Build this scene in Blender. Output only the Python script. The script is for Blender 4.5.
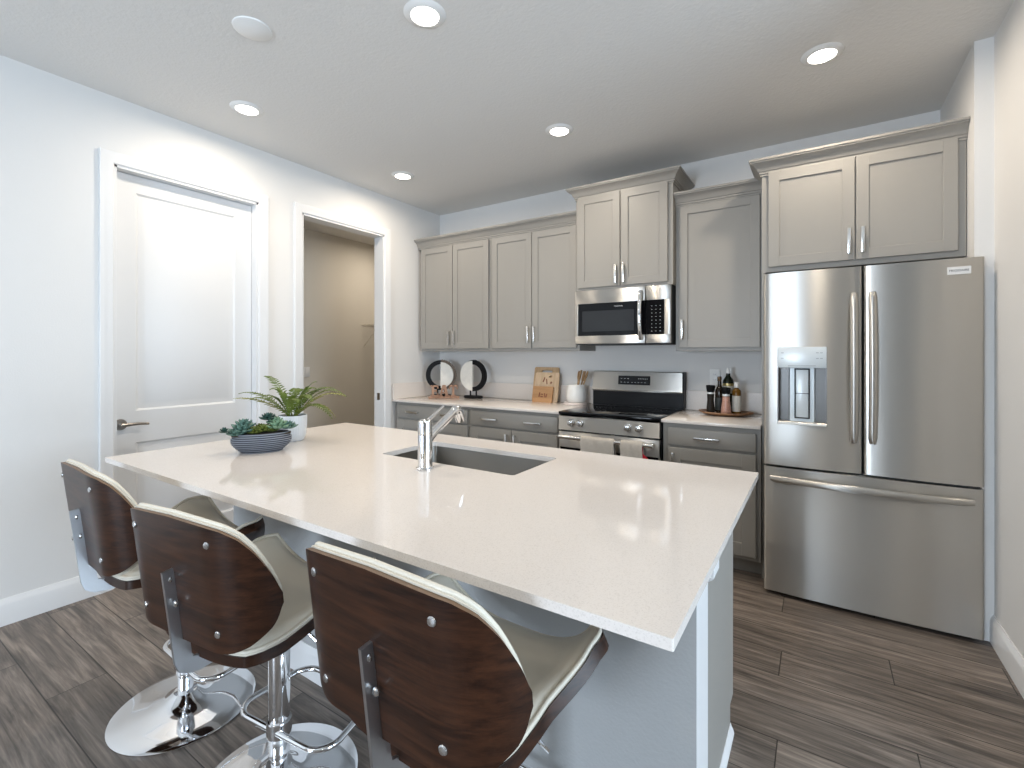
import bpy, bmesh, math, random
from mathutils import Vector, Matrix
from math import pi, sin, cos, radians

for o in list(bpy.data.objects):
    bpy.data.objects.remove(o)
SC = bpy.context.scene
COL = SC.collection
random.seed(7)

# ------------------------------------------------------------------ camera
cam_d = bpy.data.cameras.new('camera')
cam = bpy.data.objects.new('camera', cam_d)
COL.objects.link(cam)
cam.location = (3.4016, -3.8235, 1.3451)
cam.rotation_euler = (pi / 2, 0, 0.5757)
cam_d.sensor_width = 36.0
cam_d.lens = 472.824 / 1024 * 36.0
cam_d.shift_y = -(384 - 354.465) / 1024
cam_d.clip_start = 0.05
SC.camera = cam

# ------------------------------------------------------------------ exposure, world
SC.view_settings.view_transform = 'Standard'
SC.view_settings.look = 'None'
SC.view_settings.gamma = 1.0
SC.view_settings.use_curve_mapping = False
SC.view_settings.exposure = 0.12
w = bpy.data.worlds.new('world')
SC.world = w
w.use_nodes = True
wb = w.node_tree.nodes['Background']
wb.inputs[0].default_value = (0.62, 0.78, 1.0, 1)
wb.inputs[1].default_value = 0.8

CAN_POWER = 9.2
DAY = 1.0


def area_light(name, loc, rot, sx, sy, power, color, shape='RECTANGLE', spread=180):
    d = bpy.data.lights.new(name, 'AREA')
    d.shape = shape
    d.size = sx
    d.size_y = sy
    d.energy = power
    d.color = color
    d.spread = radians(spread)
    o = bpy.data.objects.new(name, d)
    o.location = loc
    o.rotation_euler = rot
    COL.objects.link(o)
    return o


# daylight just outside the great-room windows behind the camera
area_light('daylight_side_window', (7.58, -3.3, 1.25), (0, pi / 2, 0), 2.3, 2.8, 205 * DAY, (0.68, 0.84, 1.0))
area_light('daylight_rear_slider', (2.0, -8.08, 1.2), (pi / 2, 0, 0), 1.3, 2.0, 190 * DAY, (0.72, 0.85, 1.0))

# ------------------------------------------------------------------ helpers


class MB:
    def __init__(self):
        self.bm = bmesh.new()
        self.mark()

    def mark(self):
        self.n = len(self.bm.verts)

    def new(self):
        self.bm.verts.ensure_lookup_table()
        return self.bm.verts[self.n:]

    def xf(self, M):
        bmesh.ops.transform(self.bm, matrix=M, verts=self.new())
        self.mark()
        return self

    def box(self, x0, x1, y0, y1, z0, z1, bev=0.0, seg=2):
        b2 = bmesh.new()
        M = Matrix.Translation(((x0 + x1) / 2, (y0 + y1) / 2, (z0 + z1) / 2)) @ Matrix.Diagonal((abs(x1 - x0), abs(y1 - y0), abs(z1 - z0), 1))
        bmesh.ops.create_cube(b2, size=1.0, matrix=M)
        if bev > 0:
            bmesh.ops.bevel(b2, geom=b2.edges[:], offset=bev, segments=seg, profile=0.5, affect='EDGES')
        self._merge(b2)
        return self

    def _merge(self, b2):
        me = bpy.data.meshes.new('tmp')
        b2.to_mesh(me)
        b2.free()
        self.bm.from_mesh(me)
        bpy.data.meshes.remove(me)

    def cyl(self, p0, p1, r0, r1=None, seg=24, bev=0.0):
        p0 = Vector(p0)
        p1 = Vector(p1)
        r1 = r0 if r1 is None else r1
        d = p1 - p0
        b2 = bmesh.new()
        M = Matrix.Translation((p0 + p1) / 2) @ d.to_track_quat('Z', 'Y').to_matrix().to_4x4()
        bmesh.ops.create_cone(b2, cap_ends=True, segments=seg, radius1=r0, radius2=r1, depth=d.length, matrix=M)
        if bev > 0:
            es = [e for e in b2.edges if any(len(f.verts) > 4 for f in e.link_faces)]
            bmesh.ops.bevel(b2, geom=es, offset=bev, segments=2, profile=0.5, affect='EDGES')
        self._merge(b2)
        return self

    def sphere(self, c, r, seg=16, sc=(1, 1, 1)):
        b2 = bmesh.new()
        M = Matrix.Translation(c) @ Matrix.Diagonal((r * sc[0], r * sc[1], r * sc[2], 1))
        bmesh.ops.create_uvsphere(b2, u_segments=seg, v_segments=seg // 2 + 2, radius=1, matrix=M)
        self._merge(b2)
        return self

    def tube(self, pts, r, seg=10, closed=False, flat=None):
        """sweep a circle (or a flat w x t bar) along a polyline"""
        pts = [Vector(p) for p in pts]
        n = len(pts)
        rings = []
        up = None
        for i, p in enumerate(pts):
            if closed:
                t = (pts[(i + 1) % n] - pts[i - 1])
            else:
                t = (pts[min(i + 1, n - 1)] - pts[max(i - 1, 0)])
            t.normalize()
            if up is None:
                a = Vector((0, 0, 1)) if abs(t.z) < 0.9 else Vector((1, 0, 0))
                up = (a - t * a.dot(t)).normalized()
            else:
                up = (up - t * up.dot(t)).normalized()
            s = t.cross(up)
            rr = r[i] if isinstance(r, (list, tuple)) else r
            if flat:
                prof = [(-flat[0] / 2, -flat[1] / 2), (flat[0] / 2, -flat[1] / 2), (flat[0] / 2, flat[1] / 2), (-flat[0] / 2, flat[1] / 2)]
            else:
                prof = [(rr * cos(2 * pi * k / seg), rr * sin(2 * pi * k / seg)) for k in range(seg)]
            rings.append([self.bm.verts.new(p + s * a + up * b) for a, b in prof])
        m = len(rings[0])
        for i in range(n if closed else n - 1):
            A = rings[i]
            B = rings[(i + 1) % n]
            for k in range(m):
                self.bm.faces.new((A[k], A[(k + 1) % m], B[(k + 1) % m], B[k]))
        if not closed:
            self.bm.faces.new(rings[0][::-1])
            self.bm.faces.new(rings[-1])
        return self

    def lathe(self, prof, c=(0, 0, 0), seg=36, mod=None):
        rings = []
        for (r, z) in prof:
            ring = []
            for k in range(seg):
                a = 2 * pi * k / seg
                rr = r * (mod(a, z) if mod else 1)
                ring.append(self.bm.verts.new((c[0] + rr * cos(a), c[1] + rr * sin(a), c[2] + z)))
            rings.append(ring)
        for A, B in zip(rings, rings[1:]):
            for k in range(seg):
                self.bm.faces.new((A[k], A[(k + 1) % seg], B[(k + 1) % seg], B[k]))
        self.bm.faces.new(rings[0][::-1])
        self.bm.faces.new(rings[-1])
        return self

    def prism(self, poly, fn, d0, d1):
        """extrude 2D polygon: fn(u, v, d) -> 3D"""
        A = [self.bm.verts.new(fn(u, v, d0)) for u, v in poly]
        B = [self.bm.verts.new(fn(u, v, d1)) for u, v in poly]
        n = len(poly)
        for k in range(n):
            self.bm.faces.new((A[k], A[(k + 1) % n], B[(k + 1) % n], B[k]))
        self.bm.faces.new(A[::-1])
        self.bm.faces.new(B)
        return self

    def sweep(self, poly, path, mitre=True):
        """sweep a profile (out, z) along a horizontal path of (x, y, outward normal x, y) stations"""
        rings = [[self.bm.verts.new((x + nx * u, y + ny * u, v)) for u, v in poly] for x, y, nx, ny in path]
        n = len(poly)
        for A, B in zip(rings, rings[1:]):
            for k in range(n):
                self.bm.faces.new((A[k], A[(k + 1) % n], B[(k + 1) % n], B[k]))
        self.bm.faces.new(rings[0][::-1])
        self.bm.faces.new(rings[-1])
        return self

    def slab(self, top, bot, nu, nv, rim=False):
        """closed solid between two parametric sheets top(i,j), bot(i,j)"""
        T = [[self.bm.verts.new(top(i / nu, j / nv)) for j in range(nv + 1)] for i in range(nu + 1)]
        B = [[self.bm.verts.new(bot(i / nu, j / nv)) for j in range(nv + 1)] for i in range(nu + 1)]
        for i in range(nu):
            for j in range(nv):
                self.bm.faces.new((T[i][j], T[i + 1][j], T[i + 1][j + 1], T[i][j + 1]))
                self.bm.faces.new((B[i][j], B[i][j + 1], B[i + 1][j + 1], B[i + 1][j]))
        E_ = []
        for i in range(nu):
            E_.append(self.bm.faces.new((T[i][0], B[i][0], B[i + 1][0], T[i + 1][0])))
            E_.append(self.bm.faces.new((T[i][nv], T[i + 1][nv], B[i + 1][nv], B[i][nv])))
        for j in range(nv):
            E_.append(self.bm.faces.new((T[0][j], T[0][j + 1], B[0][j + 1], B[0][j])))
            E_.append(self.bm.faces.new((T[nu][j], B[nu][j], B[nu][j + 1], T[nu][j + 1])))
        if rim:
            for f in E_:
                f.material_index = 1
        return self

    def build(self, name, mat, parent=None, local=False, smooth=35):
        bm = self.bm
        bmesh.ops.recalc_face_normals(bm, faces=bm.faces[:])
        if parent is not None and not local:
            bm.transform(wmat(parent).inverted())
        me = bpy.data.meshes.new(name)
        bm.to_mesh(me)
        bm.free()
        me.materials.append(mat)
        if smooth:
            for p in me.polygons:
                p.use_smooth = True
            me.set_sharp_from_angle(angle=radians(smooth))
        o = bpy.data.objects.new(name, me)
        COL.objects.link(o)
        if parent is not None:
            o.parent = parent
        return o


def wmat(o):
    M = o.matrix_basis.copy()
    p = o.parent
    while p is not None:
        M = p.matrix_basis @ M
        p = p.parent
    return M


def tag(o, label, cat, group=None, kind=None):
    o['label'] = label
    o['category'] = cat
    if group:
        o['group'] = group
    if kind:
        o['kind'] = kind
    return o


def struct(o):
    o['kind'] = 'structure'
    return o


def thing(name, label, cat, loc=(0, 0, 0), rz=0.0, group=None):
    o = bpy.data.objects.new(name, None)
    o.empty_display_size = 0.1
    COL.objects.link(o)
    o.location = loc
    o.rotation_euler = (0, 0, rz)
    return tag(o, label, cat, group)


def copy_tree(o, parent=None):
    c = o.copy()
    COL.objects.link(c)
    c.parent = parent
    for ch in [x for x in COL.objects if x.parent == o]:
        copy_tree(ch, c)
    return c


def text_mb(s, size, depth=0.0006, spacing=1.0):
    """lettering as mesh in an MB, centred, in the xz plane facing -y"""
    cu = bpy.data.curves.new('txt', 'FONT')
    cu.body = s
    cu.size = size
    cu.extrude = depth
    cu.align_x = 'CENTER'
    cu.align_y = 'CENTER'
    cu.space_character = spacing
    t = bpy.data.objects.new('txt', cu)
    COL.objects.link(t)
    bpy.context.view_layer.update()
    me = bpy.data.meshes.new_from_object(t.evaluated_get(bpy.context.evaluated_depsgraph_get()))
    mb = MB()
    mb.bm.from_mesh(me)
    bpy.data.objects.remove(t)
    bpy.data.meshes.remove(me)
    bpy.data.curves.remove(cu)
    mb.xf(Matrix.Rotation(pi / 2, 4, 'X'))
    mb.n = 0
    return mb


# ------------------------------------------------------------------ materials
def nt(name):
    m = bpy.data.materials.new(name)
    m.use_nodes = True
    return m, m.node_tree.nodes, m.node_tree.links, m.node_tree.nodes['Principled BSDF']


def pmat(name, col, rough=0.5, metal=0.0, bump=0.0, bscale=80.0, var=0.0, vscale=8.0, stretch=(1, 1, 1), spec=0.5, coat=0.0, trans=0.0, emis=None, es=0.0, rvar=0.0, bdist=0.002):
    m, N, L, B = nt(name)
    B.inputs['Base Color'].default_value = (*col, 1)
    B.inputs['Roughness'].default_value = rough
    B.inputs['Metallic'].default_value = metal
    B.inputs['Specular IOR Level'].default_value = spec
    B.inputs['Coat Weight'].default_value = coat
    B.inputs['Transmission Weight'].default_value = trans
    if emis:
        B.inputs['Emission Color'].default_value = (*emis, 1)
        B.inputs['Emission Strength'].default_value = es
    tc = N.new('ShaderNodeTexCoord')
    mp = N.new('ShaderNodeMapping')
    mp.inputs['Scale'].default_value = stretch
    L.new(tc.outputs['Object'], mp.inputs['Vector'])
    nz = N.new('ShaderNodeTexNoise')
    nz.inputs['Scale'].default_value = vscale
    nz.inputs['Detail'].default_value = 4
    L.new(mp.outputs['Vector'], nz.inputs['Vector'])
    mix = N.new('ShaderNodeMix')
    mix.data_type = 'RGBA'
    k = max(var, 0.01)
    mix.inputs[6].default_value = (*[c * (1 - k) for c in col], 1)
    mix.inputs[7].default_value = (*[min(1, c * (1 + k)) for c in col], 1)
    L.new(nz.outputs['Fac'], mix.inputs[0])
    L.new(mix.outputs[2], B.inputs['Base Color'])
    if rvar:
        mr = N.new('ShaderNodeMapRange')
        mr.inputs[3].default_value = max(0.02, rough - rvar)
        mr.inputs[4].default_value = rough + rvar
        L.new(nz.outputs['Fac'], mr.inputs[0])
        L.new(mr.outputs[0], B.inputs['Roughness'])
    if bump:
        n2 = N.new('ShaderNodeTexNoise')
        n2.inputs['Scale'].default_value = bscale
        n2.inputs['Detail'].default_value = 3
        L.new(mp.outputs['Vector'], n2.inputs['Vector'])
        bp = N.new('ShaderNodeBump')
        bp.inputs['Strength'].default_value = bump
        bp.inputs['Distance'].default_value = bdist
        L.new(n2.outputs['Fac'], bp.inputs['Height'])
        L.new(bp.outputs['Normal'], B.inputs['Normal'])
    return m


M_wall = pmat('wall_paint', (0.71, 0.70, 0.685), 0.6, bump=0.25, bscale=140, spec=0.3)
M_greige = pmat('greige_paint', (0.36, 0.33, 0.29), 0.7, bump=0.2, bscale=140, spec=0.2)
M_knee = pmat('island_wall_grey', (0.36, 0.365, 0.365), 0.6, bump=0.5, bscale=110, spec=0.3)  # one even grey, darker than the kitchen walls
M_pantry = pmat('pantry_paint', (0.68, 0.65, 0.595), 0.7, bump=0.2, bscale=140, spec=0.2)
M_ceil = pmat('ceiling_texture', (0.74, 0.73, 0.71), 0.85, bump=0.4, bscale=62, spec=0.1, bdist=0.005)
M_trim = pmat('white_trim_paint', (0.74, 0.74, 0.74), 0.32, spec=0.45)
M_door = pmat('white_door_paint', (0.71, 0.71, 0.71), 0.38, spec=0.45)
M_cab = pmat('grey_cabinet_paint', (0.30, 0.285, 0.26), 0.42, spec=0.45)
M_chrome = pmat('chrome', (0.86, 0.86, 0.87), 0.06, 1.0)
M_nickel = pmat('satin_nickel', (0.74, 0.73, 0.71), 0.24, 1.0)
M_lever = pmat('dark_nickel', (0.32, 0.29, 0.26), 0.28, 1.0)
M_black = pmat('black_plastic', (0.008, 0.008, 0.009), 0.4, spec=0.2)
M_glass = pmat('black_glass', (0.004, 0.004, 0.005), 0.04, spec=0.22)
M_window = pmat('microwave_window', (0.026, 0.028, 0.031), 0.12, spec=0.25)
M_dark = pmat('dark_gap', (0.02, 0.02, 0.022), 0.6)
M_white = pmat('white_plastic', (0.80, 0.80, 0.79), 0.35)
M_screw = pmat('bright_screw', (0.6, 0.6, 0.6), 0.2, 1.0)
M_cream = pmat('cream_leatherette', (0.70, 0.65, 0.55), 0.38, bump=0.12, bscale=220, spec=0.45)
M_red = pmat('red_cloth', (0.55, 0.015, 0.03), 0.8)
M_towel = pmat('grey_towel', (0.50, 0.46, 0.41), 0.95, bump=0.6, bscale=260, var=0.12, vscale=60, bdist=0.003)
M_silver = pmat('silver_panel', (0.72, 0.77, 0.79), 0.3, 0.1)
M_light = pmat('lamp_lens', (1, 1, 1), 0.5, emis=(1.0, 0.93, 0.82), es=9.0)
M_mark = pmat('printed_marks', (0.55, 0.56, 0.57), 0.5)
M_darkmark = pmat('dark_lettering', (0.03, 0.03, 0.035), 0.4)
M_wire = pmat('white_wire', (0.72, 0.68, 0.60), 0.4)


ROT = 0.25


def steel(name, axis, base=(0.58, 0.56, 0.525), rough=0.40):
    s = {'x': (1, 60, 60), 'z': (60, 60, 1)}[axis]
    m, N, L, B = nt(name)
    B.inputs['Metallic'].default_value = 1.0
    B.inputs['Base Color'].default_value = (*base, 1)
    tc = N.new('ShaderNodeTexCoord')
    mp = N.new('ShaderNodeMapping')
    mp.inputs['Scale'].default_value = s
    L.new(tc.outputs['Object'], mp.inputs['Vector'])
    nz = N.new('ShaderNodeTexNoise')
    nz.inputs['Scale'].default_value = 9
    nz.inputs['Detail'].default_value = 6
    L.new(mp.outputs['Vector'], nz.inputs['Vector'])
    mr = N.new('ShaderNodeMapRange')
    mr.inputs[3].default_value = rough - 0.05
    mr.inputs[4].default_value = rough + 0.06
    L.new(nz.outputs['Fac'], mr.inputs[0])
    L.new(mr.outputs[0], B.inputs['Roughness'])
    bp = N.new('ShaderNodeBump')
    bp.inputs['Strength'].default_value = 0.04
    bp.inputs['Distance'].default_value = 0.001
    L.new(nz.outputs['Fac'], bp.inputs['Height'])
    L.new(bp.outputs['Normal'], B.inputs['Normal'])
    B.inputs['Anisotropic'].default_value = 1.0
    B.inputs['Anisotropic Rotation'].default_value = ROT
    tg = N.new('ShaderNodeTangent')
    tg.direction_type = 'RADIAL'
    tg.axis = 'Z'
    L.new(tg.outputs[0], B.inputs['Tangent'])
    return m


M_steel = steel('brushed_steel', 'x')
M_steel2 = steel('brushed_steel_vertical', 'x', rough=0.38)
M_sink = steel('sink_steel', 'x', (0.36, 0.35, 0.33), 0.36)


def woodmat(name, dark, light, stretch, scale=3.0, rough=0.35, dist=2.0):
    m, N, L, B = nt(name)
    tc = N.new('ShaderNodeTexCoord')
    mp = N.new('ShaderNodeMapping')
    mp.inputs['Scale'].default_value = stretch
    L.new(tc.outputs['Object'], mp.inputs['Vector'])
    n1 = N.new('ShaderNodeTexNoise')
    n1.inputs['Scale'].default_value = scale
    n1.inputs['Detail'].default_value = 8
    n1.inputs['Distortion'].default_value = dist
    L.new(mp.outputs['Vector'], n1.inputs['Vector'])
    n2 = N.new('ShaderNodeTexNoise')
    n2.inputs['Scale'].default_value = scale * 9
    n2.inputs['Detail'].default_value = 4
    L.new(mp.outputs['Vector'], n2.inputs['Vector'])
    ad = N.new('ShaderNodeMath')
    ad.operation = 'MULTIPLY_ADD'
    ad.inputs[1].default_value = 0.35
    L.new(n2.outputs['Fac'], ad.inputs[0])
    L.new(n1.outputs['Fac'], ad.inputs[2])
    cr = N.new('ShaderNodeValToRGB')
    cr.color_ramp.elements[0].position = 0.42
    cr.color_ramp.elements[0].color = (*dark, 1)
    cr.color_ramp.elements[1].position = 0.88
    cr.color_ramp.elements[1].color = (*light, 1)
    L.new(ad.outputs[0], cr.inputs[0])
    L.new(cr.outputs[0], B.inputs['Base Color'])
    B.inputs['Roughness'].default_value = rough
    return m


M_walnut = woodmat('walnut_veneer', (0.008, 0.0032, 0.0020), (0.050, 0.0185, 0.0085), (1.6, 6, 22), 2.2, 0.34, 1.2)
M_walnut.node_tree.nodes['Principled BSDF'].inputs['Specular IOR Level'].default_value = 0.3
M_bamboo = woodmat('pale_bamboo', (0.46, 0.29, 0.15), (0.62, 0.42, 0.24), (30, 30, 2), 1.5, 0.5, 0.3)
M_maple = woodmat('light_maple', (0.55, 0.38, 0.23), (0.70, 0.52, 0.34), (26, 26, 2), 1.5, 0.5, 0.3)
M_oak = woodmat('orange_oak', (0.40, 0.20, 0.08), (0.55, 0.31, 0.14), (2, 26, 26), 1.5, 0.5, 0.3)
M_eat = woodmat('rustic_pine', (0.22, 0.115, 0.07), (0.46, 0.28, 0.19), (6, 6, 6), 3, 0.6, 1.0)
M_acacia = woodmat('acacia_wood', (0.06, 0.025, 0.012), (0.33, 0.17, 0.08), (3, 18, 18), 2, 0.4, 1.5)
M_spoon = woodmat('spoon_wood', (0.30, 0.17, 0.07), (0.50, 0.32, 0.16), (10, 10, 2), 2, 0.55, 0.5)
M_edge = pmat('plywood_edge', (0.15, 0.085, 0.045), 0.5, var=0.3, vscale=80)


def floor_mat():
    m, N, L, B = nt('plank_floor')
    tc = N.new('ShaderNodeTexCoord')
    sp = N.new('ShaderNodeSeparateXYZ')
    L.new(tc.outputs['Object'], sp.inputs[0])

    def mth(op, a, b=None, c=None):
        n = N.new('ShaderNodeMath')
        n.operation = op
        for i, v in enumerate((a, b, c)):
            if v is None:
                continue
            if isinstance(v, (int, float)):
                n.inputs[i].default_value = v
            else:
                L.new(v, n.inputs[i])
        return n.outputs[0]
    PW, PL = 0.1905, 1.22
    yy = mth('ADD', sp.outputs['Y'], 1.1735 + PW * 40)
    row = mth('FLOOR', mth('DIVIDE', yy, PW))
    fy = mth('FRACT', mth('DIVIDE', yy, PW))
    # joints seen at x = 3.66 in row 39 and 3.26 in row 38
    xs = mth('ADD', mth('MULTIPLY_ADD', row, -0.40, 0), mth('ADD', sp.outputs['X'], 0.40 * 39 - 3.66 + PL * 40))
    cell = mth('FLOOR', mth('DIVIDE', xs, PL))
    fx = mth('FRACT', mth('DIVIDE', xs, PL))
    ey = mth('MULTIPLY', mth('MINIMUM', fy, mth('SUBTRACT', 1.0, fy)), PW)
    ex = mth('MULTIPLY', mth('MINIMUM', fx, mth('SUBTRACT', 1.0, fx)), PL)
    edge = mth('MINIMUM', ex, ey)
    seam = N.new('ShaderNodeMapRange')
    seam.inputs[1].default_value = 0.0008
    seam.inputs[2].default_value = 0.0028
    L.new(edge, seam.inputs[0])
    cv = N.new('ShaderNodeCombineXYZ')
    L.new(cell, cv.inputs[0])
    L.new(row, cv.inputs[1])
    wn = N.new('ShaderNodeTexWhiteNoise')
    wn.noise_dimensions = '2D'
    L.new(cv.outputs[0], wn.inputs['Vector'])
    gv = N.new('ShaderNodeCombineXYZ')
    L.new(mth('MULTIPLY', sp.outputs['X'], 1.3), gv.inputs[0])
    L.new(mth('MULTIPLY', sp.outputs['Y'], 16.0), gv.inputs[1])
    L.new(mth('MULTIPLY', wn.outputs['Value'], 37.0), gv.inputs[2])
    n1 = N.new('ShaderNodeTexNoise')
    n1.inputs['Scale'].default_value = 1.6
    n1.inputs['Detail'].default_value = 9
    n1.inputs['Roughness'].default_value = 0.65
    n1.inputs['Distortion'].default_value = 0.8
    L.new(gv.outputs[0], n1.inputs['Vector'])
    cr = N.new('ShaderNodeValToRGB')
    e = cr.color_ramp.elements
    e[0].position = 0.30
    e[0].color = (0.070, 0.056, 0.046, 1)
    e[1].position = 0.75
    e[1].color = (0.350, 0.285, 0.230, 1)
    q = cr.color_ramp.elements.new(0.52)
    q.color = (0.195, 0.155, 0.126, 1)
    L.new(n1.outputs['Fac'], cr.inputs[0])
    gv2 = N.new('ShaderNodeCombineXYZ')
    L.new(mth('MULTIPLY', sp.outputs['X'], 3.0), gv2.inputs[0])
    L.new(mth('MULTIPLY', sp.outputs['Y'], 75.0), gv2.inputs[1])
    L.new(mth('MULTIPLY', wn.outputs['Value'], 91.0), gv2.inputs[2])
    n3 = N.new('ShaderNodeTexNoise')
    n3.inputs['Scale'].default_value = 1.5
    n3.inputs['Detail'].default_value = 6
    n3.inputs['Distortion'].default_value = 0.6
    L.new(gv2.outputs[0], n3.inputs['Vector'])
    fine = N.new('ShaderNodeMapRange')
    fine.inputs[1].default_value = 0.3
    fine.inputs[2].default_value = 0.7
    fine.inputs[3].default_value = 0.62
    fine.inputs[4].default_value = 1.22
    L.new(n3.outputs['Fac'], fine.inputs[0])
    fm = N.new('ShaderNodeMix')
    fm.data_type = 'RGBA'
    fm.blend_type = 'MULTIPLY'
    fm.inputs[0].default_value = 1.0
    L.new(cr.outputs[0], fm.inputs[6])
    L.new(fine.outputs[0], fm.inputs[7])
    hv = N.new('ShaderNodeHueSaturation')
    hv.inputs['Saturation'].default_value = 0.88
    L.new(fm.outputs[2], hv.inputs['Color'])
    L.new(mth('MULTIPLY_ADD', wn.outputs['Value'], 0.45, 0.74), hv.inputs['Value'])
    mx = N.new('ShaderNodeMix')
    mx.data_type = 'RGBA'
    mx.inputs[6].default_value = (0.02, 0.016, 0.013, 1)
    L.new(seam.outputs[0], mx.inputs[0])
    L.new(hv.outputs[0], mx.inputs[7])
    L.new(mx.outputs[2], B.inputs['Base Color'])
    mr = N.new('ShaderNodeMapRange')
    mr.inputs[3].default_value = 0.34
    mr.inputs[4].default_value = 0.52
    L.new(n1.outputs['Fac'], mr.inputs[0])
    L.new(mr.outputs[0], B.inputs['Roughness'])
    bp = N.new('ShaderNodeBump')
    bp.inputs['Strength'].default_value = 0.4
    bp.inputs['Distance'].default_value = 0.0015
    hh = mth('MULTIPLY_ADD', n1.outputs['Fac'], 0.4, seam.outputs[0])
    L.new(hh, bp.inputs['Height'])
    L.new(bp.outputs['Normal'], B.inputs['Normal'])
    return m


M_floor = floor_mat()


def quartz_mat():
    m, N, L, B = nt('white_quartz')
    tc = N.new('ShaderNodeTexCoord')
    v = N.new('ShaderNodeTexVoronoi')
    v.inputs['Scale'].default_value = 420
    L.new(tc.outputs['Object'], v.inputs['Vector'])
    cr = N.new('ShaderNodeValToRGB')
    e = cr.color_ramp.elements
    e[0].position = 0.0
    e[0].color = (0.66, 0.605, 0.56, 1)
    e[1].position = 0.42
    e[1].color = (0.765, 0.71, 0.665, 1)
    L.new(v.outputs['Color'], cr.inputs[0])
    L.new(cr.outputs[0], B.inputs['Base Color'])
    B.inputs['Roughness'].default_value = 0.07
    B.inputs['Specular IOR Level'].default_value = 0.55
    return m


M_quartz = quartz_mat()
M_splash = quartz_mat()
M_splash.node_tree.nodes['Principled BSDF'].inputs['Roughness'].default_value = 0.3

# ------------------------------------------------------------------ room shell
H = 2.83
T = 0.115
YR = -8.0
XR = 7.5
XS = 4.020     # alcove side of the short wall by the fridge
XW = 4.088     # right wall of the kitchen


def flat(name, mat, x0, x1, y0, y1, z0, z1):
    return struct(MB().box(x0, x1, y0, y1, z0, z1).build(name, mat, smooth=0))


flat('floor', M_floor, -1.85, XR + 0.1, YR - 0.1, 1.3, -0.05, 0.0)
flat('ceiling', M_ceil, -1.85, XR + 0.1, YR - 0.1, 1.3, H, H + 0.05)

# left wall with two door openings
A0, A1, AZ = -2.79, -1.955, 2.44
B0, B1, BZ = -1.612, -0.775, 2.455
mb = MB()
mb.box(-T, 0, YR, A0, 0, H).box(-T, 0, A1, B0, 0, H).box(-T, 0, B1, 0, 0, H)
mb.box(-T, 0, A0, A1, AZ, H).box(-T, 0, B0, B1, BZ, H)
struct(mb.build('wall_left', M_wall, smooth=0))
flat('wall_back', M_wall, -T, XW + 0.2, 0, 0.1, 0, H)
# right wall: thin return beside the fridge, then the kitchen side wall
mb = MB()
mb.box(XS, XW + 0.11, -0.747, 0, 0, H)
mb.box(XW, XW + 0.11, -1.75, -0.747, 0, H)
struct(mb.build('wall_right', M_wall, smooth=0))
flat('wall_alcove', M_wall, XW + 0.11, XR, -1.75, -1.64, 0, H)
# pantry beyond the open doorway
mb = MB()
mb.box(-1.78, -1.68, -1.9, 1.3, 0, H)
mb.box(-1.68, -T, -1.9, -1.8, 0, H)
mb.box(-1.68, -T, 1.2, 1.3, 0, H)
mb.box(-T - 0.001, -T, 0.1, 1.2, 0, H)
struct(mb.build('wall_pantry', M_pantry, smooth=0))
# what lies behind the closed door
mb = MB()
mb.box(-0.6, -T, -3.0, -2.9, 0, H).box(-0.6, -T, -1.899, -1.88, 0, H).box(-0.65, -0.6, -3.0, -1.88, 0, H)
struct(mb.build('wall_closet', M_wall, smooth=0))
# great-room walls behind the camera with window openings
RW = [(1.3, 2.7, 0.05, 2.1)]
mb = MB()
mb.box(0, 1.3, YR - 0.1, YR, 0, H).box(2.7, XR, YR - 0.1, YR, 0, H)
for a, b, c, d in RW:
    mb.box(a, b, YR - 0.1, YR, d, H).box(a, b, YR - 0.1, YR, 0, c)
struct(mb.build('wall_rear', M_greige, smooth=0))
SWY = (-4.7, -1.9, 0.1, 2.4)
mb = MB()
mb.box(XR, XR + 0.1, YR, SWY[0], 0, H).box(XR, XR + 0.1, SWY[1], -1.64, 0, H)
mb.box(XR, XR + 0.1, SWY[0], SWY[1], SWY[3], H).box(XR, XR + 0.1, SWY[0], SWY[1], 0, SWY[2])
struct(mb.build('wall_side', M_wall, smooth=0))


def win_frame(name, horiz, a, b, c, d, pos):
    mb = MB()
    t = 0.05
    segs = [(a, a + t, c, d), (b - t, b, c, d), (a + t, b - t, c, c + t), (a + t, b - t, d - t, d), ((a + b) / 2 - t / 2, (a + b) / 2 + t / 2, c + t, d - t)]
    for p, q, r, s in segs:
        if horiz:
            mb.box(p, q, pos - 0.03, pos + 0.03, r, s)
        else:
            mb.box(pos - 0.03, pos + 0.03, p, q, r, s)
    struct(mb.build(name, M_trim, smooth=0))


win_frame('window_1', True, *RW[0], YR - 0.04)
win_frame('window_2', False, *SWY, XR + 0.04)

# casings
CAS = [(0.0, 0.0), (0.0, 0.010), (0.006, 0.014), (0.020, 0.016), (0.042, 0.017), (0.054, 0.020), (0.066, 0.020), (0.068, 0.016), (0.068, 0.0)]


def casing(name, y0, y1, z1, x=0.0):
    """door casing around an opening on the left wall: profile (across, out)"""
    mb = MB()
    path = [(y0, 0.0, -1, 0), (y0, z1, -1, 1), (y1, z1, 1, 1), (y1, 0.0, 1, 0)]
    rings = [[mb.bm.verts.new((x + out, y + dy * a, z + dz * a)) for a, out in CAS] for y, z, dy, dz in path]
    n = len(CAS)
    for A, B in zip(rings, rings[1:]):
        for k in range(n):
            mb.bm.faces.new((A[k], A[(k + 1) % n], B[(k + 1) % n], B[k]))
    mb.bm.faces.new(rings[0])
    mb.bm.faces.new(rings[-1])
    # jamb lining
    mb.box(-T, 0.004, y0 - 0.0, y0 + 0.014, 0, z1)
    mb.box(-T, 0.004, y1 - 0.014, y1, 0, z1)
    mb.box(-T, 0.004, y0, y1, z1 - 0.014, z1)
    return struct(mb.build(name, M_trim, smooth=20))


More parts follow.
